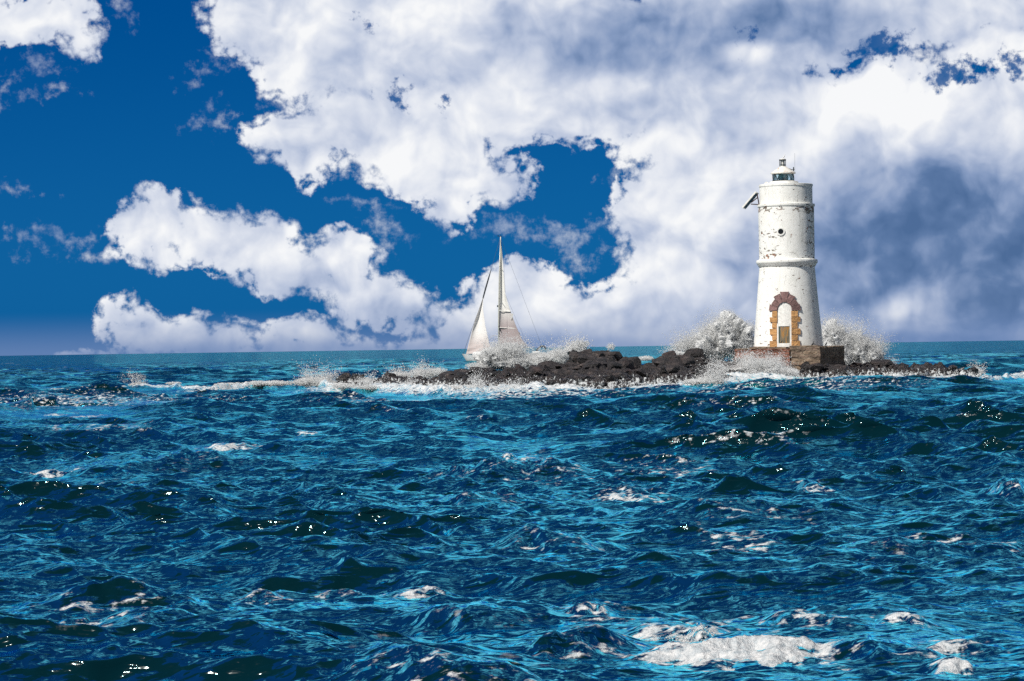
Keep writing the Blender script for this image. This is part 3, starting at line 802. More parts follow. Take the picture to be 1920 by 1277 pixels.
TRIM = simple('white_trim', (.80, .79, .75), .6, var=.18, vscale=5, bump=.01)
IRON = simple('black_iron', (.022, .028, .03), .45, .3, var=.4)
RUST = simple('rusty_iron', (.20, .075, .04), .8, var=.5, vscale=12)
BIRD = simple('black_plumage', (.018, .018, .02), .55, var=.3)

tb = W(1478, 651.5, ZT)
LH = empty('lighthouse', (tb.x, ZT, ptop))
tag(LH, 'white round lighthouse with peeling paint and stone arched door on the reef', 'lighthouse')
zl = lambda py: (651.5 - py) * S
rl = lambda p: p * S
def lathe(name, prof, matl, n=128, par=LH, cx=0, close=True, ang=35):
    gg = Geo(); gg.lathe([(zl(y) , rl(r)) for y, r in prof], n, (cx * S, 0, 0), close)
    return autosmooth(gg.build(name, matl, par), ang)
prof = [(651.5 - i * 151.5 / 30, 65 - 13.4 * i / 30) for i in range(31)]
tw = lathe('tower_wall', [(660, 65)] + prof, PAINT, close=True)
lathe('wall_foot', [(653, 66.8), (651, 66.8), (649.4, 66.2), (649, 65.2)], MAS_TAN)
lathe('cornice', [(501, 51.7), (499.2, 53.6), (496.5, 54.6), (494, 56.6), (492.6, 57.3), (489, 57.3), (487.6, 56.6), (486.2, 52.5)], PAINT2)
lathe('middle_wall', [(486.2 - i * 98 / 20, 51.9 + 0.15 * i / 20) for i in range(21)], PAINT)
lathe('gallery_band', [(388.5, 52), (387.8, 53.4), (385.6, 53.9), (383.4, 53.6), (382.6, 49.5)], PAINT)
lathe('upper_wall', [(382.6 - i * 32 / 8, 49.4) for i in range(9)], PAINT2)
lathe('roof_lip', [(350.6, 49.4), (350.2, 50.3), (346.4, 50.4), (345.8, 49.6), (344.6, 30)], PAINT2)
lathe('lantern_plinth', [(346, 27.5), (341.5, 27), (340.2, 25.5), (339.6, 20)], TRIM, cx=-3.5)

# porthole
def wrap(u, z, d, R0, a0):
    a = a0 + u / R0
    return Vector(((R0 + d) * math.sin(a), -(R0 + d) * math.cos(a), z))
ph = Geo(); a0 = math.asin(-15.5 / 52); pr = 52 * S
def ring(gg, zc, R0, a0, r0, r1, d0, d1, n=32):
    b = len(gg.V)
    for j in range(n):
        q = 2 * math.pi * j / n
        for r_, d_ in ((r0, d0), (r0, d1), (r1, d1), (r1, d0)):
            gg.V.append(wrap(r_ * math.cos(q), zc + r_ * math.sin(q), d_, R0, a0))
    for j in range(n):
        k = (j + 1) % n
        for i in range(4): gg.F.append([b+j*4+i, b+k*4+i, b+k*4+(i+1) % 4, b+j*4+(i+1) % 4])
ring(ph, zl(436), pr, a0, .17, .26, -.1, .055)
po = ph.build('porthole', TRIM, LH, smooth=False)
pg = Geo(); b = 0
pg.V = [wrap(.172 * math.cos(q * math.pi / 12), zl(436) + .172 * math.sin(q * math.pi / 12), .012, pr, a0) for q in range(24)]; pg.F = [list(range(24))]
DARKG = simple('dark_glass', (.010, .009, .010), .12, var=.2)
pg.build('pane', DARKG, po)

# door surround: dressed stones wrapped on the round wall
def stone_mat(name, c):
    m_, t, out = mat(name)
    co = t.n('ShaderNodeTexCoord', out=3)
    oi = t.n('ShaderNodeObjectInfo', out='Random')
    n1 = t.noise(co, 3, 6, .65); n2 = t.noise(co, 14, 6, .7)
    col = t.ramp(n1, [(.3, tuple(x * .62 for x in c)), (.55, c), (.75, tuple(min(1, x * 1.35) for x in c))])
    col = t.mix(t.mr(n2, .56, .68, 0, .6), col, tuple(x * .35 for x in c))
    hv = t.n('ShaderNodeHueSaturation', {'Value': t.m('MULTIPLY_ADD', oi, .35, .82), 'Color': col})
    bp = t.n('ShaderNodeBump', {'Strength': 1, 'Distance': .03, 'Height': n2})
    t.t.links.new(t.n('ShaderNodeBsdfPrincipled', {'Base Color': hv, 'Roughness': .85, 'Normal': bp}), out.inputs[0])
    return m_
OCHRE = stone_mat('ochre_sandstone', (.50, .27, .105)); PURPLE = stone_mat('purple_stone', (.215, .125, .118))
aD = math.asin(-12.3 / 61.5); RD = 61.5 * S
def Rat(z): return (65 - 13.4 * min(max(z / S, 0), 151.5) / 151.5) * S
def wrapped_poly(name, poly, d0, d1, matl, par, bevel=.012, seed=0, rough=.012):
    """poly: outline in (u px from door centre, py); solid from depth d0 to d1 off the wall, following its curve"""
    bm = bmesh.new()
    f = bm.faces.new([bm.verts.new((u * S, 0, zl(v))) for u, v in poly])
    bmesh.ops.triangulate(bm, faces=[f])
    for _ in range(3):
        es = [e for e in bm.edges if e.calc_length() > .12]
        if not es: break
        bmesh.ops.subdivide_edges(bm, edges=es, cuts=1); bmesh.ops.triangulate(bm, faces=bm.faces)
    ret = bmesh.ops.extrude_face_region(bm, geom=bm.faces[:])
    front = {v for v in ret['geom'] if isinstance(v, bmesh.types.BMVert)}
    rr = random.Random(seed)
    for v in bm.verts:
        u, z = v.co.x, v.co.z
        d = (d1 if v in front else d0) + (rr.uniform(-rough, rough) if v in front else 0)
        v.co = wrap(u, z, d, Rat(z), aD)
    bmesh.ops.recalc_face_normals(bm, faces=bm.faces)
    me = bpy.data.meshes.new(name); bm.to_mesh(me); bm.free()
    return link(name, me, matl, par)
DW = empty('doorway', (0, 0, 0)); DW.parent = LH
# pairs of quoins: (inner u, outer u, y0, y1)
ys = [583.2, 594.5, 604.5, 616.2, 628, 638.5, 650.5]
k = 0
for sgn in (-1, 1):
    for i in range(6):
        long_ = (i % 2 == 1)
        uo = (28.3 if long_ else 23.6) + random.uniform(-.5, .5)
        if i == 5: uo = 28
        ui = (13.4 if sgn < 0 else 12.2) + (0 if i < 2 else .8 * (sgn < 0))
        y0, y1 = ys[i] + .45, ys[i + 1] - .45
        j = [random.uniform(-.5, .5) for _ in range(6)]
        poly = [(sgn * ui, y0), (sgn * (uo + j[0]), y0 + j[1] * .5), (sgn * (uo + j[2]), (y0 + y1) / 2), (sgn * (uo + j[3]), y1 + j[4] * .5), (sgn * ui, y1)]
        if sgn > 0: poly = poly[::-1]
        q = wrapped_poly('quoin', poly, -.12, .075 + (.012 if long_ else 0), OCHRE, DW, seed=k); k += 1
cyA = 582.6; ri = 13.2
av = [0, 24, 50, 76, 104, 130, 156, 180]
for i in range(7):
    a_, b_ = av[i] + 1.1, av[i + 1] - 1.1
    if i == 0: a_ = 0
    if i == 6: b_ = 180
    ro = [29, 27.5, 31, 34.6, 31.5, 26.5, 29][i]
    poly = []
    for t_ in range(5):
        q = R(a_ + (b_ - a_) * t_ / 4); ex = 1.0 if t_ not in (0, 4) else 1.03
        poly.append((ro * ex * math.cos(q), cyA - ro * ex * math.sin(q) * (1.0)))
    for t_ in range(4, -1, -1):
        q = R(a_ + (b_ - a_) * t_ / 4); poly.append((ri * math.cos(q), cyA - ri * 1.18 * math.sin(q)))
    wrapped_poly('arch_stone', poly, -.12, .10, PURPLE, DW, seed=50 + i)
# plaster infill under the arch, door frame and the dark opening
poly = [(12.4, 606)] + [(12.6 * math.cos(R(t_)), cyA - 14.4 * math.sin(R(t_))) for t_ in range(0, 181, 15)] + [(-12.6, 606)]
wrapped_poly('plaster_infill', poly, -.1, .016, TRIM, DW, rough=.006)
DF = empty('door', (0, 0, 0)); DF.parent = DW
for nm, pl_ in (('frame', [(-16, 606.8), (-16, 650.8), (-11.2, 650.8), (-11.2, 606.8)]), ('frame', [(9.2, 606.8), (9.2, 650.8), (13, 650.8), (13, 606.8)]),
                ('frame', [(-11, 606.8), (-11, 612), (9, 612), (9, 606.8)]), ('sill', [(-11, 643.5), (-11, 650.8), (9, 650.8), (9, 643.5)])):
    wrapped_poly(nm, pl_, -.05, .055, TRIM, DF, rough=.002)
def door_mat():
    m_, t, out = mat('stained_board')
    co = t.n('ShaderNodeTexCoord', out=3)
    n = t.noise(t.vm('MULTIPLY', co, (3.2, 3.2, .55)), 1.6, 5, .6)
    c = t.ramp(n, [(.36, (.09, .085, .065)), (.47, (.20, .15, .085)), (.54, (.36, .17, .03)), (.66, (.17, .13, .10))])
    t.t.links.new(t.n('ShaderNodeBsdfPrincipled', {'Base Color': c, 'Roughness': .5}), out.inputs[0])
    return m_
wrapped_poly('board', [(-11, 612.2), (-11, 643.3), (9, 643.3), (9, 612.2)], -.06, .018, door_mat(), DF, rough=0)
wrapped_poly('jamb_shadow_board', [(-11, 612.2), (-11, 643.3), (-8.8, 643.3), (-8.8, 612.2)], -.03, .024, simple('jamb_shadow_green', (.03, .06, .05), .6), DF, rough=0)  # thin dark green strip, the left jamb's shadow painted onto the board
DF.children[-1].name = 'jamb_shadow_strip'

# lantern
LN = empty('lantern', (-4.5 * S, 0, zl(341))); LN.parent = LH
ll = lambda py: (341 - py) * S
def lath2(name, prof, matl, par, n=48):
    gg = Geo(); gg.lathe([(ll(y), rl(r)) for y, r in prof], n, (0, 0, 0), True)
    return autosmooth(gg.build(name, matl, par), 30)
lath2('lantern_sill', [(341.3, 20.8), (339.2, 21.3), (338.6, 20.9), (338.2, 19.5)], IRON, LN)
gm, t, out = mat('lantern_glazing')
tr = t.n('ShaderNodeBsdfTransparent', {'Color': (.80, .94, .95, 1)}); gl = t.n('ShaderNodeBsdfGlossy', {'Color': (.9, .95, 1, 1), 'Roughness': .06})
t.t.links.new(t.n('ShaderNodeMixShader', (t.m('ADD', t.m('MULTIPLY', t.n('ShaderNodeFresnel', {'IOR': 1.5}), .8), .06), tr, gl)), out.inputs[0])
gg = Geo(); gg.lathe([(ll(338.4), rl(19.7)), (ll(325.4), rl(19.7))], 48); gg.build('lantern_glass', gm, LN, smooth=True)
lens, t, out = mat('lens_glass')
t.t.links.new(t.n('ShaderNodeBsdfPrincipled', {'Base Color': t.ramp(t.noise(t.n('ShaderNodeTexCoord', out=3), 5, 3), [(.35, (.06, .20, .21)), (.65, (.30, .55, .56))]), 'Roughness': .08, 'Specular IOR Level': 1.0}), out.inputs[0])
lath2('lens', [(340, 6)] + [(339 - i * 1.3, 7.2 + 2.6 * math.sin(math.pi * i / 10) + (.5 if i % 2 else 0)) for i in range(11)] + [(325.6, 5)], lens, LN, 32)
gb = Geo(); nb = 9
for j in range(nb):
    for sg in (1, -1):
        pts = []
        for i in range(7):
            t_ = i / 6; q = 2 * math.pi * (j + sg * .5 * t_) / nb
            pts.append((rl(20.0) * math.sin(q), -rl(20.0) * math.cos(q), ll(338.6 - 13.4 * t_)))
        gb.tube(pts, .017, 5)
gb.build('glazing_bars', IRON, LN)
for j in range(6):
    pass
RUSTW, t, out = mat('rust_streaked_white')
co = t.n('ShaderNodeTexCoord', out=3)
t.t.links.new(t.n('ShaderNodeBsdfPrincipled', {'Base Color': t.mix(t.mr(t.noise(co, 4.5, 6, .65), .53, .66, 0, .8), (.80, .77, .71), (.42, .20, .11)), 'Roughness': .6}), out.inputs[0])
lath2('lantern_roof', [(326.4, 20.5), (325.6, 23.4), (324.2, 23.6), (322.6, 21.5), (319.5, 16.6), (315.5, 10.5), (312.4, 6.2), (311.8, 5)], RUSTW, LN, 24)
VE = empty('ventilator', (-.8 * S, 0, ll(312.4))); VE.parent = LN
g = Geo(); g.lathe([(0, .19), (.05, .19), (.06, .13), (.36, .13)], 20, close=True); g.build('vent_pipe', TRIM, VE)
g = Geo()
for j in range(6):
    q = j * math.pi / 3 + .3; g.tube([(.19 * math.sin(q), -.19 * math.cos(q), 0), (.19 * math.sin(q), -.19 * math.cos(q), .44)], .021, 6)
g.lathe([(.39, .22), (.43, .23), (.46, .22)], 20, close=True); g.lathe([(.10, .2), (.13, .2)], 20, close=True); g.build('vent_cage', IRON, VE)
g = Geo(); g.lathe([(.46, .20), (.50, .17), (.53, .07)], 20, close=True); g.build('vent_cap', TRIM, VE)
g = Geo(); g.tube([(.13, 0, ll(313)), (.55, -.05, ll(318.5)), (.72, -.05, ll(317.5))], .025, 6); g.tube([(.66, -.05, ll(321.5)), (.66, -.05, ll(313.5))], .035, 8)
g.build('bracket', IRON, LN)
g = Geo(); g.tube([(.74, -.05, ll(325)), (.75, -.05, ll(288))], .009, 6); g.build('whip_aerial', simple('grey_rod', (.35, .36, .38), .5), LN)
g = Geo()      # hatch hump on the roof edge, left
g.V = [Vector(v) for v in ((-1.30, -.25, 0), (-.86, -.25, 0), (-.96, -.25, .13), (-1.12, -.25, .20), (-1.30, .3, 0), (-.86, .3, 0), (-.96, .3, .13), (-1.12, .3, .20))]
for v in g.V: v.z += zl(346.2); v.x += -.15
g.F = [[0, 1, 2, 3], [7, 6, 5, 4], [0, 4, 5, 1], [1, 5, 6, 2], [2, 6, 7, 3], [3, 7, 4, 0]]
g.build('hatch', TRIM, LH)

# solar panel on its bracket, left of the tower head
SP = empty('solar_panel', (0, 0, 0)); SP.parent = LH
pa = Vector(((1400.5 - 1478) * S, .55, zl(388))); pb = Vector(((1425.5 - 1478) * S, .70, zl(359.5)))
dv = (pb - pa).normalized(); wv = Vector((.20, 1, 0)).normalized(); nv = dv.cross(wv).normalized(); nv = -nv if nv.z < 0 else nv
ctr = (pa + pb) / 2
M3 = Matrix((dv, wv, nv)).transposed()
g = Geo(); g.box(ctr, ((pb - pa).length, 1.5, .05), M3); g.build('panel_back', simple('panel_back', (.05, .045, .05), .5), SP)
g = Geo()
for sd_ in (-.75, .75): g.box(ctr + wv * sd_ + nv * .01, ((pb - pa).length + .06, .05, .10), M3)
for sd_ in (-.5, .5): g.box(ctr + dv * sd_ * (pb - pa).length + nv * .01, (.06, 1.5, .10), M3)
g.build('panel_frame', TRIM, SP, bevel=.008)
g = Geo(); g.box(ctr + nv * .032, ((pb - pa).length - .06, 1.42, .012), M3); g.build('cell_face', simple('cells', (.012, .016, .04), .15), SP)
q0 = Vector(((1428.5 - 1478) * S, .35, zl(383)))
for p_, q_ in ((Vector(((1425.2 - 1478) * S, .45, zl(362))), q0), (Vector(((1413 - 1478) * S, .4, zl(381))), q0 + Vector((.05, 0, .02))), (Vector(((1414 - 1478) * S, .4, zl(378))), Vector(((1427 - 1478) * S, .4, zl(368))))):
    g = Geo(); g.tube([p_, q_], .035, 6); g.build('strut', RUST, SP)

# ------------------------------------------------------------------ birds
def bird(px, py, Y, h, label, face=1, lean=0.0, matl=None, name='cormorant', cat='bird', spread=0):
    """upright perched sea bird, one continuous body"""
    matl = matl or BIRD
    p = W(px, py, Y); o = empty(name, p)
    s = h; f = face
    path = [(-.42, .06, .012), (-.30, .16, .06), (-.16, .28, .12), (-.04, .42, .15), (.06, .56, .135), (.11, .68, .085), (.10, .78, .052), (.13, .87, .045), (.18, .935, .058), (.245, .95, .048), (.30, .945, .018), (.40, .925, .008)]
    g = Geo(); g.tube([(f * x * s, lean * z * s, z * s) for x, z, r in path], [r * s for x, z, r in path], 14)
    b = g.build('body', matl, o, smooth=True)
    for sg in (-1, 1):
        g = Geo(); g.tube([(f * .02 * s, sg * .05 * s, .34 * s), (f * .0 * s, sg * .055 * s, .14 * s), (f * .01 * s, sg * .055 * s, .0)], [.03 * s, .018 * s, .015 * s], 6)
        g.tube([(f * -.02 * s, sg * .055 * s, .008 * s), (f * .10 * s, sg * .07 * s, .006 * s)], [.012 * s, .022 * s], 6)
        g.build('leg', matl, o)
        g = Geo()
        wing = [(.10, .60, .02), (.0, .50, .055), (-.14, .34, .06), (-.30, .17, .03), (-.36, .10, .008)]
        g.tube([(f * x * s, sg * (.13 - .1 * abs(i - 1.5) * .3) * s, z * s) for i, (x, z, r) in enumerate(wing)], [r * s for x, z, r in wing], 8)
        g.build('wing', matl, o, smooth=True)
    tag(o, label, cat, 'dark seabirds perched round the lighthouse foot' if matl is BIRD else None)
    return o
bird(1524, 649.2, 166.4, .32, 'black cormorant perched against the white tower, left of the bird on the block corner', 1)
bird(1549, 649.3, 166.6, .30, 'black cormorant on the grey end of the platform, clear of the tower with surf behind', 1, 0)
bird(1466.5, 643.9, 167.92, .30, 'slim dark bird perched on the sill of the boarded door opening', 1)
bird(1454, 652.2, 166.1, .12, 'tiny dark bird crouched at the left foot of the door', -1)
WHITEB = simple('white_plumage', (.78, .78, .77), .6, var=.1)
gp = LH.matrix_world
vx = LH.location.x + (-4.5 - .8) * S; vz = LH.location.z + zl(312.4) + .52
gul = bird(1474, 300, ZT, .26, 'white gull perched on the ventilator above the lantern roof', 1, 0, WHITEB, 'gull')
gul.location = (vx + .10, ZT, vz - .0)

# ------------------------------------------------------------------ sailing boat
YB = 500.0; SB = YB / FPX
def B(px, py, dy=0.0): return W(px, py, YB) + Vector((0, dy, 0))
BO = empty('sailing_yacht', (B(935, 672).x, YB, 0)); tag(BO, 'white sailing yacht under two pale sails behind the breaking surf', 'sailing boat')
bx = BO.location.x
HULL = simple('white_gelcoat', (.78, .80, .80), .25, var=.08)
def sailmat(name, top, bot, z0, z1):
    m_, t, out = mat(name)
    geo = t.n('ShaderNodeNewGeometry', out=0); z = t.n('ShaderNodeSeparateXYZ', (geo,), out=2)
    co = t.n('ShaderNodeTexCoord', out=3)
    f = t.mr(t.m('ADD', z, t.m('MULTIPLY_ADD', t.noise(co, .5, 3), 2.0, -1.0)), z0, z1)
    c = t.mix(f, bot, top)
    sm_ = t.m('FRACT', t.m('MULTIPLY', z, .62)); c = t.mix(t.m('MULTIPLY', t.mr(sm_, .03, .0), .35), c, (.3, .28, .28))
    d = t.n('ShaderNodeBsdfDiffuse', {'Color': c}); tl = t.n('ShaderNodeBsdfTranslucent', {'Color': c})
    t.t.links.new(t.n('ShaderNodeMixShader', (.2, d, tl)), out.inputs[0])
    return m_
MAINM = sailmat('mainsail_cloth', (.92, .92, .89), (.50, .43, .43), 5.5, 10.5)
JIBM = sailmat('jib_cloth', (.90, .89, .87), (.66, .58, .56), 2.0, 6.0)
# hull: bow left, stern right
bowx = B(866, 665).x - bx; stx = B(1024, 665).x - bx; Lh = stx - bowx
V = []; F = []; ns, nq = 26, 11
for i in range(ns + 1):
    t_ = i / ns; x = bowx + Lh * t_
    half = 2.1 * (math.sin(math.pi * min(1, t_ * .62 + .02) * .92)) ** .8 * (1 if t_ < .6 else 1 - .22 * (t_ - .6) / .4)
    if i == 0: half = .04
    deck = 1.25 - .35 * math.sin(math.pi * min(1, t_ * 1.1)) + .1
    dep = .9 * math.sin(math.pi * min(1, t_ * .85 + .05))
    for j in range(nq):
        q = math.pi * j / (nq - 1)
        yy = -half * math.cos(q); zz = -dep * math.sin(q) ** .7 if 0 < j < nq - 1 else 0
        kz = math.sin(q) ** .6 if 0 < j < nq - 1 else 0
        xo = x + (1 - t_) * .9 * kz * (1 if t_ < .15 else 0)
        V.append(Vector((xo, yy * (1 - .1 * kz), deck + (-dep - deck) * kz)))
for i in range(ns):
    for j in range(nq - 1): F.append([i*nq+j, i*nq+j+1, (i+1)*nq+j+1, (i+1)*nq+j])
F.append([ns * nq + j for j in range(nq)]); F.append([j for j in range(nq)][::-1])
hull = mesh_py('hull', V, F, HULL, BO, True)
DECK = simple('deck', (.62, .62, .58), .5)
Vd = []
for i in range(ns + 1): Vd += [V[i * nq] + Vector((0, .03, -.04)), V[i * nq + nq - 1] + Vector((0, -.03, -.04))]
mesh_py('deck', Vd, [[2*i, 2*i+1, 2*i+3, 2*i+2] for i in range(ns)], DECK, BO)
g = Geo()
cx0, cx1 = bowx + Lh * .36, bowx + Lh * .70
g.V = [Vector(v) for v in ((cx0, -.9, 1.0), (cx1, -1.1, 1.0), (cx1, 1.1, 1.0), (cx0, .9, 1.0), (cx0 + 1.0, -.6, 1.55), (cx1 - .3, -.85, 1.6), (cx1 - .3, .85, 1.6), (cx0 + 1.0, .6, 1.55))]
g.F = [[3, 2, 1, 0], [4, 5, 6, 7], [0, 1, 5, 4], [1, 2, 6, 5], [2, 3, 7, 6], [3, 0, 4, 7]]
g.build('cabin', HULL, BO, bevel=.08)
g = Geo()
for i in range(3): g.box((cx0 + 2 + i * 1.2, -1.0 + .12, 1.3), (.8, .06, .2))
g.build('cabin_window', DARKG, BO)
def L(px, py, y=0.0): v = B(px, py); return Vector((v.x - bx, y, v.z))
ALU = simple('cream_mast', (.74, .72, .64), .35, .1)
g = Geo(); g.tube([L(935.2, 664), L(935, 600), L(936.3, 520), L(938.6, 444)], [.15, .15, .13, .09], 12); mast = g.build('mast', ALU, BO, smooth=True)
g = Geo(); g.tube([L(935.8, 443.5, 0), L(941.5, 443)], .05, 6); g.box(L(934, 442.5), (.18, .1, .25)); g.tube([L(938.6, 444), L(938.8, 439.5)], .03, 6); g.build('masthead_gear', IRON, BO)
for yy in (560, 500):
    g = Geo(); c = L(935.6 if yy == 560 else 937, yy); g.tube([c + Vector((-.1, -1.2, .1)), c, c + Vector((-.1, 1.2, .1))], .05, 6); g.build('spreader', ALU, BO)
g = Geo(); g.tube([L(935.5, 648.5, -.1), L(992, 651.5, -.9)], .12, 10); g.build('boom', ALU, BO)
WIRE = simple('rigging_wire', (.10, .10, .11), .4, .5)
for pts, r_ in (([L(938, 446), L(921, 505)], .022), ([L(938.6, 446), L(1018, 655)], .018), ([L(938.4, 447), L(945, 500, -.3), L(947.5, 552, -.5), L(990, 650, -.9)], .016),
                ([L(936, 500, .1) + Vector((0, 1.2, 0)), L(934, 662, 1.9)], .018), ([L(936, 500, .1) + Vector((0, -1.3, 0)), L(934, 662, -1.9)], .018), ([L(938, 446), L(936, 500, -1.2)], .018)):
    g = Geo(); g.tube(pts, r_, 5); g.build('stay', WIRE, BO)
g = Geo(); pts = [L(921, 505, 0), L(916, 522, -.05), L(910.5, 541, -.1), L(905.5, 560, -.1)]; g.tube(pts, [.05, .13, .15, .12], 8)
g.build('furled_headsail', simple('dark_cover', (.03, .035, .045), .7), BO)
g = Geo(); g.tube([L(905, 561, -.1), L(880, 630, -.3), L(868, 666)], .03, 6); g.build('stay', WIRE, BO)
def sail(name, Lf, Rt, belly, matl, n=34, m=16, yL=0, yR=-.5, folds=0):
    """Lf and Rt: lists of photo points down the luff and the leech, both from head to foot"""
    def interp(pts, t):
        d = [0]
        for a, b in zip(pts, pts[1:]): d.append(d[-1] + math.dist(a, b))
        s = t * d[-1]
        return float(np.interp(s, d, [p[0] for p in pts])), float(np.interp(s, d, [p[1] for p in pts]))
    V = []; F = []
    for i in range(n + 1):
        t_ = i / n; a = interp(Lf, t_); b = interp(Rt, t_)
        for j in range(m + 1):
            u = j / m; x = a[0] + (b[0] - a[0]) * u; y = a[1] + (b[1] - a[1]) * u
            sag = 2.0 * math.sin(math.pi * u) * (t_ ** 2) if name == 'jib' else 0
            dep = yL + (yR - yL) * u * t_ + belly * math.sin(math.pi * u ** .8) * math.sin(math.pi * min(1, t_ * .8 + .15)) 
            if folds: dep += folds * math.sin(t_ * 60 + u * 6) * max(0, t_ - .85) / .15
            V.append(L(x, y + sag, dep))
    for i in range(n):
        for j in range(m): F.append([i*(m+1)+j, i*(m+1)+j+1, (i+1)*(m+1)+j+1, (i+1)*(m+1)+j])
    o = mesh_py(name, V, F, matl, BO, True)
    sdm = o.modifiers.new('cloth_thickness', 'SOLIDIFY'); sdm.thickness = .02
    return o
sail('mainsail', [(938.2, 452), (936.5, 520), (936.0, 600), (936.2, 648)], [(939.5, 452), (943.5, 502), (947.5, 552), (956, 580), (967, 610), (978, 635), (988, 649)], .7, MAINM, yR=-1.4)
sail('jib', [(905.5, 558), (896, 585), (885, 620), (878.5, 645), (874, 664)], [(905.9, 558), (906, 580), (910, 610), (915, 632), (921, 656)], .7, JIBM, yL=-.3, yR=-2.4, folds=.25)
# light reef bands across the mainsail
def seam(x0, y0, x1, y1):
    g = Geo()
    g.tube([L(x0, y0, -.05), L((x0 + x1) / 2, (y0 + y1) / 2 + .1, -.12), L(x1, y1, -1.0)], .09, 6); g.build('reef_band', TRIM, BO)
seam(936, 582, 957.5, 584.5); seam(936, 614.5, 969, 616)
for (x, y) in ((959.5, 593), (972.5, 628)):
    g = Geo(); c = L(x, y, -.95); g.box(c, (.35, .06, 1.0), Matrix.Rotation(.35, 3, 'Y')); g.build('leech_patch', TRIM, BO)
g = Geo(); g.box(L(933, 574), (.2, .2, .35)); g.build('radar_reflector', IRON, BO)
g = Geo(); g.tube([L(935, 611, -.1), L(938.5, 622, -.2)], .06, 6); g.build('mast_fitting', IRON, BO)
g = Geo(); a = L(1013, 655)
g.tube([L(1002.5, 664, 0), L(1005.5, 659), L(1009.5, 653.5), L(1014, 649.7), L(1019, 649.3), L(1023, 652), L(1023.6, 656.5)], [.16, .2, .22, .22, .20, .16, .1], 10)
g.build('stern_davit', simple('dark_davit', (.02, .03, .04), .5), BO, smooth=True)
g = Geo(); g.box(L(1005, 661), (1.4, .8, .5)); g.build('outboard_motor', HULL, BO, bevel=.1)

# ------------------------------------------------------------------ spray
def spray_mat():
    m_, t, out = mat('spray')
    d = t.n('ShaderNodeBsdfDiffuse', {'Color': (.98, .985, .985, 1)}); tl = t.n('ShaderNodeBsdfTranslucent', {'Color': (.97, .98, .98, 1)})
    t.t.links.new(t.n('ShaderNodeMixShader', (.45, d, tl)), out.inputs[0])
    return m_
SPM = spray_mat()
OV = np.array([(1, 1, 1), (-1, -1, 1), (-1, 1, -1), (1, -1, -1)], float) * .8
OF = np.array([(0, 1, 2), (0, 3, 1), (0, 2, 3), (1, 3, 2)])

def droplets(P, r, rg):
    n = len(P)
    q = rg.normal(size=(n, 4)); q /= np.linalg.norm(q, axis=1)[:, None]
    a, b, c, d = q.T
    Rm = np.stack([np.stack([1-2*(c*c+d*d), 2*(b*c-a*d), 2*(b*d+a*c)], 1), np.stack([2*(b*c+a*d), 1-2*(b*b+d*d), 2*(c*d-a*b)], 1), np.stack([2*(b*d-a*c), 2*(c*d+a*b), 1-2*(b*b+c*c)], 1)], 1)
    V = np.einsum('nij,kj->nki', Rm, OV) * (r[:, None, None] * rg.uniform(.6, 1.5, (n, 4, 1))) + P[:, None, :]
    F = OF[None] + (np.arange(n) * 4)[:, None, None]
    return V.reshape(-1, 3), F.reshape(-1, 3)

